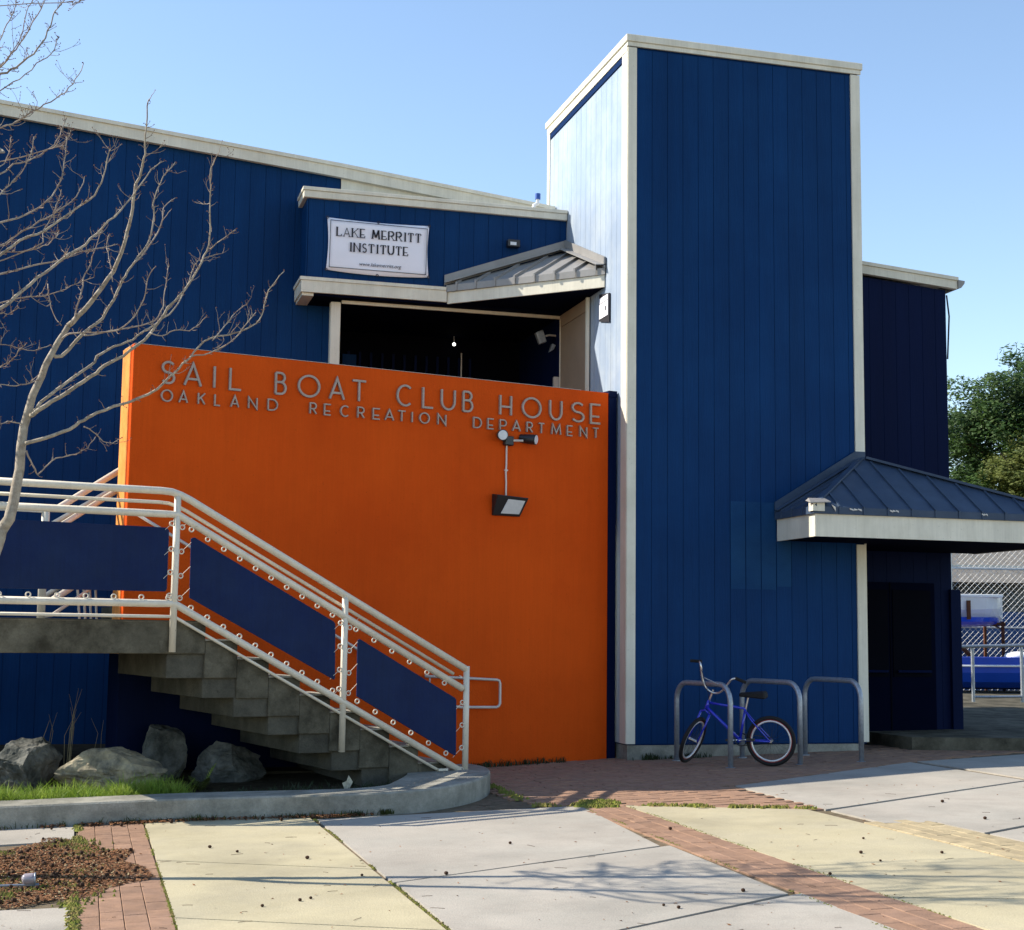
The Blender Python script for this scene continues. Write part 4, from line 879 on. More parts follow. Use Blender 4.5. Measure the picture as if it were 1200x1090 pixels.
# ------------------------------------------------------------------ bicycle (local x = forwards)
rear = Vector((7.308,15.30)); front = Vector((6.47,15.93)); bd = (front-rear)
BK = thing('bicycle', 'blue bicycle with high chrome handlebar leaning on the left bike hoop', 'bicycle', (rear.x,rear.y,gz(rear.x)), math.atan2(bd.y,bd.x))
BK.rotation_euler = (math.radians(-3), 0, math.atan2(bd.y,bd.x))
WR = .275
def wheel(parent, c, steer=None):
    w = MB().torus((0,0,0), WR-.022, .022, (0,1,0), 40, 8).build('wheel', 'tyre', parent, smooth=True)
    MB().torus((0,0,0), WR-.045, .008, (0,1,0), 40, 6).build('tyre_line', 'tyre_r', w, smooth=True)
    MB().torus((0,0,0), WR-.058, .012, (0,1,0), 40, 6).build('rim', 'rim', w, smooth=True)
    s_ = MB()
    for k in range(28):
        a_ = 2*PI*k/28; b_ = a_+(.35 if k%2 else -.35); s_.tube([(.018*math.cos(b_),.02*(1 if k%4<2 else -1),.018*math.sin(b_)),((WR-.06)*math.cos(a_),0,(WR-.06)*math.sin(a_))], .0012, 3)
    s_.build('spokes', 'black', w)
    MB().tube([(0,-.05,0),(0,.05,0)], .016, 8).build('hub', 'chrome', w)
    w.location = c; return w
wheel(BK, (0,0,WR))
BBx, BBz = .345, .275
fr = MB()
bb = (BBx,0,BBz); st = (.28,0,.62); ht = (.685,0,.70); hb = (.725,0,.60)
fr.tube([bb, st], .015, 8); fr.tube([st, (.69,0,.675)], .014, 8); fr.tube([bb, (.715,0,.625)], .018, 8); fr.tube([ht, hb], .021, 10)
for s_ in (-1,1): fr.tube([(BBx,.02*s_,BBz),(.12,.055*s_,WR),(0,.06*s_,WR)], .009, 6); fr.tube([(.285,.015*s_,.60),(.2,.045*s_,.49),(0,.06*s_,WR)], .008, 6)
fr.tube([(BBx,-.04,BBz),(BBx,.04,BBz)], .023, 10)
fr.build('frame', 'bike', BK, smooth=True)
MB().tube([(.62,-.019,.54),(.46,-.019,.385)], .011, 6).build('decal', 'conduit', BK)
MB().tube([(.278,0,.61),(.245,0,.75)], .012, 8).build('seat_post', 'chrome', BK)
sd = MB(); sd.hexa([(.04,-.10,.735),(.35,-.025,.75),(.35,.025,.75),(.04,.10,.735)], [(.05,-.095,.815),(.34,-.022,.795),(.34,.022,.795),(.05,.095,.815)]); sd.build('saddle', 'tyre', BK, bevel=.015)
MB().torus((BBx,-.045,BBz), .07, .006, (0,1,0), 20, 4).build('chainring', 'black', BK)
MB().tube([(BBx+.02,-.045,BBz+.07),(0,-.045,WR+.03),(0,-.045,WR-.03),(BBx,-.045,BBz-.07)], .005, 4).build('chain', 'black', BK)
for s_, a_ in ((-1,.25), (1,.25+PI)):
    e_ = (BBx+.15*math.cos(a_), .07*s_, BBz-.15*math.sin(a_)*0.6)
    c_ = MB().tube([(BBx,.05*s_,BBz), e_], .008, 6).build('crank', 'chrome', BK)
    MB().box(e_[0]-.045,e_[0]+.045,e_[1]-.02+.06*s_,e_[1]+.02+.06*s_,e_[2]-.012,e_[2]+.012).build('pedal', 'black', c_)
MB().tube([(.24,-.03,.25),(.20,-.14,.02)], .007, 6).build('kickstand', 'chrome', BK)
# steered front end
FE = bpy.data.objects.new('front_fork', None)
ax = Vector((hb[0]-ht[0],0,hb[2]-ht[2])).normalized()   # downwards along the steerer
hb_v = Vector(hb)
axle = Vector((.90,0,WR)); fk = MB()
fk.tube([hb_v+Vector((0,-.055,-.045)), hb_v+Vector((.0,0,-.01)), hb_v+Vector((0,.055,-.045))], .013, 8)
for s_ in (-1,1): fk.tube([hb_v+Vector((0,.055*s_,-.045)), hb_v+Vector((.055,.057*s_,-.16)), axle+Vector((0,.057*s_,0))], [.014,.012,.009], 8)
fork = fk.build('front_fork', 'bike', BK, smooth=True)
w = wheel(fork, axle)
MB().tube([Vector(ht)+Vector((.003,0,-.01)), Vector(ht)-ax*.13], .012, 8).build('stem', 'chrome', fork)
hs = Vector(ht)-ax*.12
hbp = [(.0,-.31,.24),(-.02,-.25,.255),(.02,-.20,.245),(.035,-.14,.10),(.03,-.08,.015),(.03,0,-.01),(.03,.08,.015),(.035,.14,.10),(.02,.20,.245),(-.02,.25,.255),(-.05,.31,.24)]
hpts = catmull([hs+Vector(p) for p in hbp], 4)
MB().tube(hpts, .0115, 8).build('handlebar', 'chrome', fork, smooth=True)
MB().tube([hs+Vector((.03,-.12,.12)), hs+Vector((.03,.12,.12))], .006, 6).build('crossbar', 'chrome', fork)
for k in (0, -1):
    a_ = hpts[k]; b_ = hpts[4 if k == 0 else -5]; dd = (a_-b_).normalized()
    MB().tube([a_+dd*.03, a_-dd*.10], .018, 8).build('grip', 'tyre', fork)
cbp = catmull([hs+Vector((0,-.2,.2)), hs+Vector((.12,-.1,.2)), hs+Vector((.16,.0,.08)), hs+Vector((.08,.02,-.1)), Vector((.66,0,.60))], 5)
MB().tube(cbp, .003, 4).build('brake_cable', 'cord', fork)
R_ = Matrix.Translation(hb_v) @ Matrix.Rotation(math.radians(80), 4, -ax) @ Matrix.Translation(-hb_v)
fork.matrix_local = R_

# ------------------------------------------------------------------ right background
RP = thing('entrance_ramp', 'low dark concrete ramp edge beside the entrance at far right', 'ramp', (10.3,16.4,0))
b = MB(); b.prism([(10.05,16.55,0),(14.5,15.6,0),(20,27,0),(12.5,27,0),(11.6,18.2,0)], (0,0,.001)); b.v = []; b.f = []; b.mi = []
q = [(9.9,16.75,.02,.24),(14.5,15.7,.02,.24),(21,27,0,.46),(12.6,27,0,.46),(11.5,18.4,0,.27),(9.9,18.1,0,.24)]
n_ = len(q); b.add([(x_-10.3,y_-16.4,-.05) for x_,y_,_,z_ in q]+[(x_-10.3,y_-16.4,z_) for x_,y_,_,z_ in q], [tuple(range(n_))[::-1], tuple(range(n_,2*n_))]+[(i,(i+1)%n_,(i+1)%n_+n_,i+n_) for i in range(n_)])
b.build('ramp_slab', 'conc_dark', RP)
RR = thing('ramp_railing', 'thin grey pipe railing in front of the blue boat at far right', 'railing', (14.2,22.4,.42))
ra = Vector((13.9,22.9,0))-Vector((14.2,22.4,.42)); 
def RW(p): return Vector(p)-Vector((14.2,22.4,.42))
MB().tube([RW((13.2,22.2,1.33)), RW((14.1,22.1,1.35)), RW((16.6,21.6,1.43))], .028, 8).build('top_rail', 'steel', RR)
MB().tube([RW((14.22,22.1,.52)), RW((16.6,21.6,.56))], .022, 8).build('bottom_rail', 'steel', RR)
for x_, y_ in ((14.22,22.1),(15.04,21.93),(16.3,21.66)): MB().tube([RW((x_,y_,.44)), RW((x_,y_,1.36))], .028, 8).build('post', 'steel', RR)
def hull(name, L_, W_, Hh, m, parent=None, sheer=.12, nose=.35, trans=.9):
    nx_, ns = 18, 8; vs = []
    for i in range(nx_+1):
        t_ = i/nx_; wdt = W_/2*(1-(max(0,t_-nose)/(1-nose))**2.3) if t_ > nose else W_/2*(trans+(1-trans)*(t_/nose))
        wdt = max(wdt, .012); zt_ = Hh+sheer*t_*t_; zk = .18*Hh*max(0,t_-.6)**1.5*4
        for j in range(ns+1):
            a_ = PI*j/ns; vs.append((L_*(t_-.5), -wdt*math.cos(a_)*(1 if abs(math.cos(a_)) > .9 else 1), zk+(zt_-zk)*(1-math.sin(a_)**.8)))
    fs = []
    for i in range(nx_):
        for j in range(ns): k = i*(ns+1)+j; fs.append((k,k+ns+1,k+ns+2,k+1))
    fs.append(tuple(range(ns+1)))
    for i in range(nx_): fs.append((i*(ns+1), i*(ns+1)+ns, (i+1)*(ns+1)+ns, (i+1)*(ns+1)))
    return MB().add(vs, fs).build(name, m, parent, smooth=False)
t = thing('blue_boat', 'long glossy blue boat hull on the ground behind the ramp railing', 'boat', (17.6,26.4,.50), -.18)
h_ = hull('hull', 4.6, 1.2, .62, 'boat_b', t, .05, .6)
MB().box(-2.0,1.6,-.56,.56,.60,.64).build('deck', 'boat_b', t)
MB().tube([(-2.1,-.60,.46),(1.2,-.60,.48)], .022, 6).build('rub_strake', 'boat_w', t)
cv = MB(); sphere(cv, (0.3,-.2,.66), .28, 12, 6, .35); sphere(cv, (.75,-.15,.66), .2, 10, 6, .3); cv.build('rolled_cover', 'boat_w', t, smooth=True)
for x_ in (-1.3,.9): MB().box(x_-.05,x_+.05,-.4,.4,-.1,.12).build('cradle', 'rust', t)
RK = thing('boat_rack', 'rusty steel rack standing behind the blue boat', 'rack', (17.6,27.3,.4), -.18)
for x_ in (-1.2, .5): MB().tube([(x_,-.3,0),(x_,-.3,1.45)], .035, 6).build('upright', 'rust', RK); MB().tube([(x_,.6,0),(x_,.6,1.45)], .035, 6).build('upright', 'rust', RK)
MB().tube([(-1.2,-.3,1.4),(.55,-.3,1.4)], .035, 6).build('crossbeam', 'rust', RK); MB().tube([(-.8,-.3,1.35),(.45,-.3,.1)], .045, 6).build('brace', 'rust', RK); MB().tube([(.2,-.3,1.42),(.48,-.3,1.30),(.5,-.3,.5)], .02, 6).build('brace', 'rust', RK)
t = thing('white_dinghy', 'white dinghy with a blue bottom stored on the rusty rack', 'boat', (16.86,27.3,1.76), -.18)
hd = hull('hull', 2.6, 1.2, .58, 'boat_w', t, .02, .75, 1)
MB().box(-1.28,1.06,-.62,.62,.57,.63).build('gunwale', 'boat_w', t, bevel=.01)
hb2 = hull('bottom_paint', 2.5, 1.1, .2, 'boat_b', t, 0, .75, 1); hb2.location = (-.02,0,-.03)
MB().box(.30,.37,-.63,-.58,.12,.50).build('rudder_fitting', 'rust', t)
# chain link fence
FN = thing('chain_link_fence', 'tall chain link fence with white rails behind the boats', 'fence', (18.4,28.6,.4), -.18)
fx0, fx1, fh = -2.6, 2.05, 3.35
for x_ in (fx0, -.45, fx1): MB().tube([(x_,0,0),(x_,0,fh)], .035, 8).build('post', 'fence', FN)
for z_ in (1.35, 2.62, 3.18, fh): MB().tube([(fx0,0,z_),(fx1,0,z_+.0)], .028 if z_ > 2.5 else .02, 6).build('rail', 'fence', FN)
wm = MB(); p_ = .125; n_ = int((fx1-fx0)/p_)
k = -int(fh/p_)-1
while k < n_+1:
    for sg in (1,-1):
        x_ = fx0+k*p_ if sg > 0 else fx0+(k+int(fh/p_)+1)*p_
        a_ = Vector((x_,-.006*sg,0)); b_ = Vector((x_+sg*3.18,-.006*sg,3.18))
        for it in (0,):
            t0, t1 = 0., 1.; dx = b_.x-a_.x
            tt = sorted(((fx0-a_.x)/dx, (fx1-a_.x)/dx)); t0 = max(0,tt[0]); t1 = min(1,tt[1])
            if t1 > t0+.001: wm.tube([a_.lerp(b_,t0), a_.lerp(b_,t1)], .0042, 3, cap=False)
    k += 1
tag(wm.build('wire_mesh', 'fence', FN), kind='stuff')
t = thing('blue_boundary_wall', 'blue painted wall behind the chain link fence and boats', 'wall', (19,30,0), -.18)
MB().box(-4,6,0,.3,0,2.12).build('wall_panel', 'tarp', t)
t = thing('grey_roof_shed', 'low shed with grey shingle roof beyond the chain link fence', 'shed', (21.3,33.0,0), -.18)
MB().box(-6,6,0,5,0,3.0).build('wall', 'rock_b', t)
b = MB(); b.add([(-6.4,-.5,2.9),(6.4,-.5,2.9),(6.4,2.5,4.6),(-6.4,2.5,4.6),(6.4,5.5,2.9),(-6.4,5.5,2.9)], [(0,1,2,3),(3,2,4,5),(0,3,5),(1,4,2),(0,1,4,5)]); b.build('roof', 'shingle', t)
for z_, y_ in ((3.3,.2),(3.85,1.2)): MB().box(-6.4,6.4,y_-.02,y_+.02,z_+.02,z_+.06).build('roof_batten', 'trim', t)
t = thing('pale_wall', 'pale blue grey wall with a navy base at the right picture edge', 'wall', (18.05,25.9,.3), .1)
MB().box(0,4,0,.15,1.76,3.6).build('upper_wall', 'shed', t)
MB().box(.01,4,.01,.14,-.1,1.755).build('lower_wall', 'tarp', t)

# ------------------------------------------------------------------ far trees
def far_tree(label, c, r, h, m, n, seed, tr=.25, leaf=.14):
    rnd = random.Random(seed); t = thing('evergreen_tree', label, 'tree', (c[0],c[1],0), 0, 'green trees beyond the club house')
    cx_, cy_, cz_ = 0, 0, h-r[2]
    mb = MB()
    mb.tube([(0,0,0),(.1,.05,cz_*.5),(0,.1,cz_),(-.1,0,cz_+r[2]*.6)], [tr,tr*.8,tr*.6,tr*.2], 8)
    for k in range(9):
        a_ = rnd.uniform(0,2*PI); el = rnd.uniform(-.1,.9); l = rnd.uniform(.6,.9)
        mb.tube([(0,.05,cz_*rnd.uniform(.5,1.1)), (math.cos(a_)*r[0]*l*.5, math.sin(a_)*r[1]*l*.5, cz_+el*r[2]*.3), (math.cos(a_)*r[0]*l, math.sin(a_)*r[1]*l, cz_+el*r[2]*.7)], [tr*.4,tr*.25,.02], 5)
    mb.build('trunk', 'trunkb', t)
    clumps = []
    for _ in range(420):
        v_ = Vector((rnd.gauss(0,1),rnd.gauss(0,1),rnd.gauss(0,1))).normalized(); k_ = rnd.uniform(.35,1.0)**.7
        clumps.append((Vector((v_.x*r[0]*k_, v_.y*r[1]*k_, cz_+v_.z*r[2]*k_)), rnd.uniform(.14,.27)*min(r)))
    vs = []; fs = []
    for i in range(n):
        c_, cr_ = clumps[rnd.randrange(len(clumps))]
        v_ = Vector((rnd.gauss(0,1),rnd.gauss(0,1),rnd.gauss(0,1))).normalized()*cr_*rnd.random()**.35; v_.z *= .6; p = c_+v_
        a_ = Vector((rnd.gauss(0,1),rnd.gauss(0,1),rnd.gauss(0,.8))).normalized(); b_ = a_.orthogonal().normalized(); s_ = leaf*rnd.uniform(.5,1.2); k = len(vs)
        vs += [p-a_*s_, p+b_*s_*.45, p+a_*s_, p-b_*s_*.45]; fs.append((k,k+1,k+2,k+3))
    o = MB().add(vs, fs).build('crown', m, t); return t
far_tree('tall dark green tree with a domed top, seen over the canopy at the right edge', (27.8,39.8), (3.1,3.0,3.7), 10.35, 'leaf_a', 90000, 1, .25, .085)
far_tree('broad dark green tree beside the domed one, cut by the right picture edge', (31.7,40.5), (3.6,3.0,4.4), 10.9, 'leaf_a', 80000, 4, .25, .085)
far_tree('olive green bushy tree low before the domed dark one', (27.2,37.6), (2.5,2.0,2.8), 7.9, 'leaf_b', 70000, 2, .15, .07)
far_tree('broad olive tree low behind the grey shed roof, nearest the right picture edge', (29.9,37.0), (2.4,2,3.0), 7.2, 'leaf_b', 60000, 3, .2, .07)
# trees behind the camera and to the sides (off-frame surroundings) are left out

# ------------------------------------------------------------------ bare tree on the left
#TREE#
TB = [
 (0.0476,0.0294,0,[(-0.787, 10.75, 1.284), (-0.724, 10.75, 1.627), (-0.618, 10.75, 1.917), (-0.571, 10.75, 2.081), (-0.511, 10.75, 2.211), (-0.488, 10.75, 2.417), (-0.473, 10.75, 2.683), (-0.447, 10.75, 2.862), (-0.415, 10.75, 3.012), (-0.366, 10.75, 3.164), (-0.295, 10.75, 3.337), (-0.201, 10.75, 3.524)]),
 (0.042,0.0084,0,[(-0.806, 10.75, 1.114), (-0.912, 10.682, 1.622), (-1.01, 10.614, 2.184), (-1.055, 10.545, 2.745), (-1.058, 10.477, 3.307), (-1.03, 10.409, 3.698), (-1.026, 10.341, 4.144), (-1.009, 10.273, 4.532), (-0.989, 10.205, 4.977), (-0.973, 10.136, 5.48), (-0.965, 10.068, 6.04), (-0.922, 10.0, 6.547)]),
 (0.0202,0.0042,0,[(-0.201, 10.75, 3.524), (-0.097, 10.705, 3.638), (0.017, 10.66, 3.8), (0.113, 10.615, 3.962), (0.157, 10.57, 4.137), (0.193, 10.525, 4.293), (0.2, 10.48, 4.445), (0.244, 10.435, 4.601), (0.256, 10.39, 4.698), (0.259, 10.345, 4.866), (0.267, 10.3, 5.053)]),
 (0.0146,0.0028,0,[(-0.305, 10.75, 3.324), (-0.237, 10.764, 3.313), (-0.09, 10.777, 3.489), (0.026, 10.791, 3.609), (0.124, 10.805, 3.804), (0.172, 10.818, 3.922), (0.221, 10.832, 4.023), (0.322, 10.845, 4.184), (0.351, 10.859, 4.398), (0.347, 10.873, 4.516), (0.413, 10.886, 4.698), (0.491, 10.9, 4.818)]),
 (0.0067,0.0028,0,[(0.221, 10.8, 4.015), (0.316, 10.875, 4.154), (0.411, 10.95, 4.352), (0.427, 11.025, 4.508), (0.51, 11.1, 4.608)]),
 (0.0168,0.0028,0,[(-0.418, 10.7, 2.874), (-0.353, 10.669, 2.926), (-0.238, 10.637, 2.999), (-0.118, 10.606, 3.084), (-0.003, 10.575, 3.175), (0.09, 10.544, 3.247), (0.222, 10.512, 3.333), (0.348, 10.481, 3.461), (0.466, 10.45, 3.643), (0.531, 10.419, 3.713), (0.627, 10.387, 3.876), (0.69, 10.356, 4.0), (0.718, 10.325, 4.122), (0.709, 10.294, 4.312), (0.707, 10.262, 4.467), (0.7, 10.231, 4.584), (0.741, 10.2, 4.682)]),
 (0.0045,0.0026,0,[(0.719, 10.3, 4.037), (0.779, 10.2, 4.077), (0.871, 10.1, 4.137)]),
 (0.0134,0.0028,0,[(-0.431, 10.75, 2.874), (-0.359, 10.791, 2.98), (-0.207, 10.832, 3.127), (-0.046, 10.873, 3.271), (0.032, 10.914, 3.375), (0.171, 10.955, 3.454), (0.282, 10.995, 3.531), (0.411, 11.036, 3.649), (0.531, 11.077, 3.767), (0.601, 11.118, 3.922), (0.671, 11.159, 4.118), (0.709, 11.2, 4.183)]),
 (0.014,0.0028,0,[(-0.443, 10.7, 2.678), (-0.321, 10.665, 2.721), (-0.161, 10.629, 2.783), (-0.057, 10.594, 2.849), (0.02, 10.559, 2.895), (0.181, 10.524, 2.958), (0.32, 10.488, 3.013), (0.407, 10.453, 3.066), (0.483, 10.418, 3.142), (0.569, 10.382, 3.236), (0.611, 10.347, 3.28), (0.708, 10.312, 3.393), (0.824, 10.276, 3.435), (0.941, 10.241, 3.466), (1.04, 10.206, 3.52), (1.086, 10.171, 3.611), (1.112, 10.135, 3.748), (1.209, 10.1, 3.873)]),
 (0.0056,0.0026,0,[(0.608, 10.3, 3.272), (0.745, 10.24, 3.305), (0.802, 10.18, 3.327), (0.897, 10.12, 3.393), (0.957, 10.06, 3.479), (1.017, 10.0, 3.553)]),
 (0.0039,0.0026,0,[(0.751, 10.2, 3.38), (0.838, 10.267, 3.506), (0.91, 10.333, 3.614), (0.994, 10.4, 3.689)]),
 (0.0168,0.0028,1,[(-0.908, 10.0, 3.227), (-0.738, 10.036, 3.356), (-0.615, 10.073, 3.468), (-0.527, 10.109, 3.567), (-0.391, 10.145, 3.705), (-0.253, 10.182, 3.854), (-0.111, 10.218, 3.979), (-0.001, 10.255, 4.113), (0.111, 10.291, 4.257), (0.208, 10.327, 4.402), (0.305, 10.364, 4.585), (0.39, 10.4, 4.66)]),
 (0.009,0.0028,1,[(-0.928, 10.0, 3.602), (-0.627, 10.083, 3.706), (-0.475, 10.167, 3.78), (-0.319, 10.25, 3.848), (-0.16, 10.333, 3.943), (-0.045, 10.417, 4.008), (0.106, 10.5, 4.072)]),
 (0.0134,0.0028,1,[(-0.924, 10.0, 3.53), (-0.726, 9.978, 3.707), (-0.625, 9.956, 3.802), (-0.504, 9.933, 3.899), (-0.35, 9.911, 3.974), (-0.181, 9.889, 4.119), (-0.058, 9.867, 4.227), (-0.015, 9.844, 4.344), (0.019, 9.822, 4.495), (0.02, 9.8, 4.522)]),
 (0.0084,0.0028,1,[(-0.834, 10.0, 3.787), (-0.634, 10.05, 3.884), (-0.546, 10.1, 3.973), (-0.409, 10.15, 4.084), (-0.285, 10.2, 4.196), (-0.175, 10.25, 4.308), (-0.132, 10.3, 4.469)]),
 (0.009,0.0028,1,[(-0.944, 10.0, 3.918), (-0.64, 10.033, 4.027), (-0.487, 10.067, 4.106), (-0.365, 10.1, 4.213), (-0.276, 10.133, 4.388), (-0.263, 10.167, 4.575), (-0.258, 10.2, 4.704)]),
 (0.0078,0.0028,1,[(-0.856, 10.0, 4.207), (-0.659, 10.067, 4.365), (-0.581, 10.133, 4.451), (-0.458, 10.2, 4.536), (-0.361, 10.267, 4.632), (-0.306, 10.333, 4.754), (-0.269, 10.4, 4.903)]),
 (0.0039,0.0026,1,[(-0.342, 10.2, 4.613), (-0.291, 10.3, 4.673), (-0.252, 10.4, 4.77), (-0.229, 10.5, 4.854)]),
 (0.0073,0.0026,1,[(-0.873, 10.0, 4.545), (-0.668, 9.988, 4.651), (-0.575, 9.975, 4.694), (-0.498, 9.963, 4.75), (-0.431, 9.95, 4.796), (-0.327, 9.937, 4.862), (-0.25, 9.925, 4.94), (-0.195, 9.912, 5.033), (-0.166, 9.9, 5.113)]),
 (0.005,0.0026,1,[(-0.834, 10.0, 4.795), (-0.683, 10.017, 4.913), (-0.571, 10.033, 5.01), (-0.46, 10.05, 5.129), (-0.383, 10.067, 5.215), (-0.348, 10.083, 5.284), (-0.341, 10.1, 5.357)]),
 (0.0101,0.0028,1,[(-0.944, 10.0, 4.909), (-0.689, 10.029, 5.024), (-0.598, 10.057, 5.091), (-0.486, 10.086, 5.215), (-0.422, 10.114, 5.341), (-0.381, 10.143, 5.5), (-0.327, 10.171, 5.627), (-0.238, 10.2, 5.753)]),
 (0.0034,0.0026,1,[(-0.324, 10.1, 5.597), (-0.26, 10.167, 5.616), (-0.207, 10.233, 5.675), (-0.159, 10.3, 5.739)]),
 (0.0067,0.0026,1,[(-0.84, 10.0, 4.921), (-0.686, 9.95, 5.041), (-0.609, 9.9, 5.129), (-0.547, 9.85, 5.209), (-0.463, 9.8, 5.361), (-0.419, 9.75, 5.449), (-0.385, 9.7, 5.547)]),
 (0.0056,0.0026,1,[(-0.744, 10.0, 5.105), (-0.703, 10.075, 5.267), (-0.676, 10.15, 5.412), (-0.632, 10.225, 5.555), (-0.632, 10.3, 5.725)]),
 (0.0045,0.0026,1,[(-0.789, 10.0, 4.955), (-0.69, 10.0, 5.076), (-0.644, 10.0, 5.123), (-0.581, 10.0, 5.252), (-0.555, 10.0, 5.372), (-0.534, 10.0, 5.492), (-0.474, 10.0, 5.594)]),
 (0.0067,0.0026,0,[(-0.177, 10.7, 3.528), (-0.134, 10.74, 3.715), (-0.115, 10.78, 3.872), (-0.076, 10.82, 3.977), (-0.052, 10.86, 4.094), (-0.0, 10.9, 4.265)]),
 (0.0073,0.0026,0,[(-0.242, 10.75, 3.425), (-0.191, 10.686, 3.458), (-0.038, 10.621, 3.462), (0.132, 10.557, 3.479), (0.23, 10.493, 3.563), (0.291, 10.429, 3.679), (0.307, 10.364, 3.809), (0.363, 10.3, 3.888)]),
 (0.0062,0.0026,0,[(-0.089, 10.75, 3.465), (0.089, 10.808, 3.519), (0.293, 10.867, 3.582), (0.418, 10.925, 3.664), (0.451, 10.983, 3.818), (0.465, 11.042, 3.997), (0.483, 11.1, 4.089)]),
 (0.0045,0.0026,0,[(0.347, 10.45, 3.455), (0.426, 10.42, 3.436), (0.503, 10.39, 3.471), (0.605, 10.36, 3.473), (0.67, 10.33, 3.525), (0.718, 10.3, 3.57)]),
 (0.0067,0.0026,0,[(-0.435, 10.7, 2.631), (-0.393, 10.743, 2.538), (-0.352, 10.786, 2.479), (-0.316, 10.829, 2.533), (-0.241, 10.871, 2.606), (-0.117, 10.914, 2.647), (-0.038, 10.957, 2.698), (0.016, 11.0, 2.785)]),
 (0.0045,0.0026,0,[(-0.067, 10.75, 2.822), (-0.009, 10.787, 2.799), (0.063, 10.825, 2.735), (0.134, 10.863, 2.731), (0.197, 10.9, 2.775)]),
 (0.0056,0.0026,0,[(-0.471, 10.7, 2.812), (-0.554, 10.567, 2.808), (-0.6, 10.433, 2.77), (-0.723, 10.3, 2.729)]),
 (0.005,0.0026,0,[(-0.363, 10.7, 3.126), (-0.459, 10.625, 3.079), (-0.537, 10.55, 3.051), (-0.615, 10.475, 3.04), (-0.716, 10.4, 2.994)]),
 (0.0045,0.0026,1,[(-0.721, 10.4, 3.085), (-0.613, 10.35, 3.14), (-0.533, 10.3, 3.194), (-0.481, 10.25, 3.257), (-0.453, 10.2, 3.278)]),
 (0.0039,0.0026,1,[(-0.729, 10.4, 3.257), (-0.625, 10.425, 3.303), (-0.517, 10.45, 3.291), (-0.408, 10.475, 3.285), (-0.301, 10.5, 3.338)]),
 (0.0045,0.0026,1,[(-0.726, 10.2, 3.447), (-0.618, 10.133, 3.457), (-0.561, 10.067, 3.442), (-0.497, 10.0, 3.478)]),
 (0.0045,0.0026,1,[(-0.747, 10.2, 3.855), (-0.59, 10.22, 3.885), (-0.431, 10.24, 3.926), (-0.352, 10.26, 3.973), (-0.295, 10.28, 4.029), (-0.281, 10.3, 4.077)]),
 (0.0056,0.0026,1,[(-0.796, 10.0, 4.043), (-0.65, 10.04, 4.221), (-0.578, 10.08, 4.331), (-0.515, 10.12, 4.43), (-0.479, 10.16, 4.551), (-0.465, 10.2, 4.682)]),
 (0.0045,0.0026,1,[(-0.807, 10.0, 4.268), (-0.66, 10.05, 4.406), (-0.624, 10.1, 4.494), (-0.609, 10.15, 4.581), (-0.605, 10.2, 4.667)]),
 (0.0045,0.0026,1,[(-0.425, 10.1, 3.891), (-0.379, 10.15, 4.023), (-0.331, 10.2, 4.139), (-0.304, 10.25, 4.243), (-0.278, 10.3, 4.366)]),
 (0.0039,0.0026,0,[(-0.342, 10.5, 3.755), (-0.331, 10.433, 3.67), (-0.296, 10.367, 3.523), (-0.236, 10.3, 3.438)]),
 (0.005,0.0026,1,[(-0.515, 10.3, 3.598), (-0.419, 10.325, 3.622), (-0.301, 10.35, 3.653), (-0.184, 10.375, 3.727), (-0.042, 10.4, 3.802)]),
 (0.0034,0.0026,0,[(0.081, 10.3, 3.759), (0.066, 10.4, 3.9), (0.033, 10.5, 4.042), (0.047, 10.6, 4.16)]),
]

BT = thing('bare_tree', 'bare leafless tree with pale upswept branches at the left, before the landing railing', 'tree', (-1.10, 10.75, gz(-1.1)))
TO = Vector(BT.location); rnd = random.Random(77)
def TL(p): return Vector(p)-TO
twigs_a = MB(); twigs_b = MB(); twigs = twigs_a; buds = MB(); stem_pts = []; far_side = []
def bud(p, s=.006):
    d_ = Vector((rnd.gauss(0,1),rnd.gauss(0,1),rnd.gauss(.6,1))).normalized()*s*1.8; q_ = d_.orthogonal().normalized()*s*.6; w_ = d_.cross(q_).normalized()*s*.6
    buds.add([p, p+d_*.5+q_, p+d_*.5+w_, p+d_*.5-q_, p+d_*.5-w_, p+d_], [(0,1,2),(0,2,3),(0,3,4),(0,4,1),(5,2,1),(5,3,2),(5,4,3),(5,1,4)])
def twig(p, d, L_, r, depth=0):
    d = Vector(d).normalized(); pts_ = [p]; k = 4 if L_ > .08 else 3
    for i in range(k):
        d = (d+Vector((rnd.gauss(0,.22),rnd.gauss(0,.22),.20+rnd.gauss(0,.18)))).normalized(); p = p+d*L_/k; pts_.append(p)
    twigs.tube(pts_, [r*(1-.55*i/k) for i in range(k+1)], 4)
    bud(p, .007)
    for q in pts_[1:-1]:
        if rnd.random() < .5: bud(q+Vector((rnd.gauss(0,.003),)*3), .005)
        if depth < 1 and L_ > .12 and rnd.random() < .55: twig(q, d+Vector((rnd.gauss(0,.8),rnd.gauss(0,.8),rnd.gauss(0,.4))), L_*.4, r*.7, depth+1)
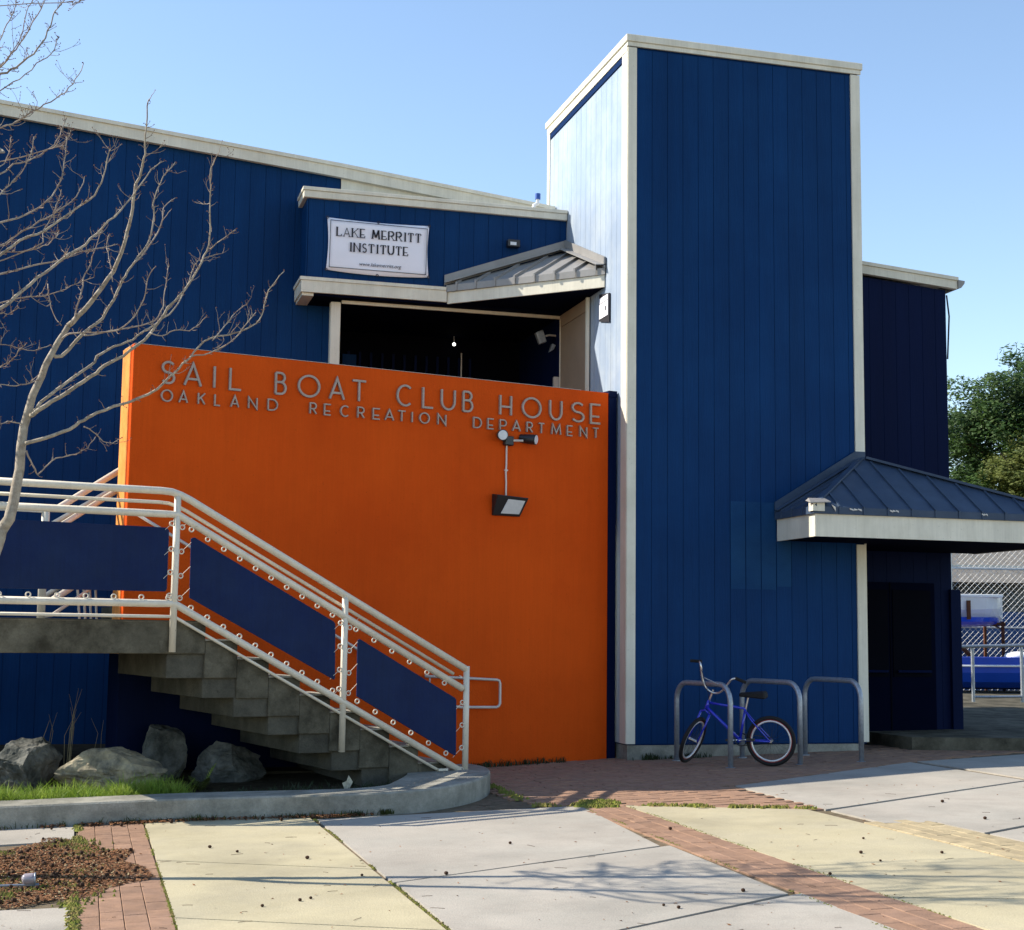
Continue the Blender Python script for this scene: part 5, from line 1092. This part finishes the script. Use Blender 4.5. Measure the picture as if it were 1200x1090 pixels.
for bi, (r0, r1, on_stem, P_) in enumerate(TB):
    P_ = [TL(p) for p in P_]; twigs = twigs_b if on_stem else twigs_a
    if bi == 0: P_ = [Vector((0,0,-.05)), Vector((.02,0,.4))] + [p for p in P_ if p.z > .8]
    if bi == 1: P_ = [Vector((.0,0,.35)), Vector((-.02,0,.8))]+[p for p in P_ if p.z > 1.3]
    if on_stem:
        q_ = min(stem_pts, key=lambda v: (v-P_[0]).length+max(0, v.z-P_[0].z+.1)*2)
        P_ = [q_]+(P_ if (q_-P_[0]).length > .1 else P_[1:])
    C_ = catmull(P_, 3); n_ = len(C_)
    for i in range(1, n_-1): C_[i] = C_[i]+Vector((rnd.gauss(0,.003),rnd.gauss(0,.01),rnd.gauss(0,.003)))
    rr = [r0+(r1-r0)*(i/(n_-1))**.8 for i in range(n_)]
    if bi == 1: rr = [.05+(.010-.05)*(i/(n_-1))**.8 for i in range(n_)]; stem_pts = [C_[k_] for k_ in range(4, n_)]
    if bi == 0: rr = [.062+(.0185-.062)*(i/(n_-1))**.7 for i in range(n_)]
    o = MB().tube(C_, rr, 10 if bi < 2 else 7).build('trunk' if bi < 2 else 'branch', 'bark' if r0 > .01 else 'bark_up', BT, smooth=True)
    if on_stem: far_side.append(o)
    if bi == 0: continue
    Ltot = sum((C_[i+1]-C_[i]).length for i in range(n_-1)); m_ = int(Ltot/.038)
    for q in range(m_):
        t_ = rnd.uniform(.12,1)*(n_-1.001); i = int(t_); p = C_[i].lerp(C_[i+1], t_-i); ax_ = (C_[i+1]-C_[i]).normalized()
        o_v = ax_.orthogonal().normalized(); o_v = Matrix.Rotation(rnd.uniform(0,2*PI), 3, ax_) @ o_v
        L_ = rnd.choice([.02,.025,.03,.04,.05,.06,.10,.16 if rnd.random()<.5 else .04])*rnd.uniform(.8,1.3)
        twig(p, o_v+ax_*rnd.uniform(.2,.9), L_, min(.0028, rr[i]*.7))
    bud(C_[-1], .010)
tag(twigs_a.build('twigs', 'bark_up', BT), kind='stuff'); far_side.append(tag(twigs_b.build('twigs', 'bark_up', BT), kind='stuff'))
cxs = sum(v.x for v in stem_pts)/len(stem_pts)
for ob in far_side:      # the far half of the crown
    for a_ in (2.75, 3.6):
        o = ob.copy(); col.objects.link(o); o.matrix_local = Matrix.Translation((cxs,0,.05)) @ Matrix.Rotation(a_, 4, 'Z') @ Matrix.Translation((-cxs,0,0))
tag(buds.build('buds', 'bud', BT), kind='stuff')
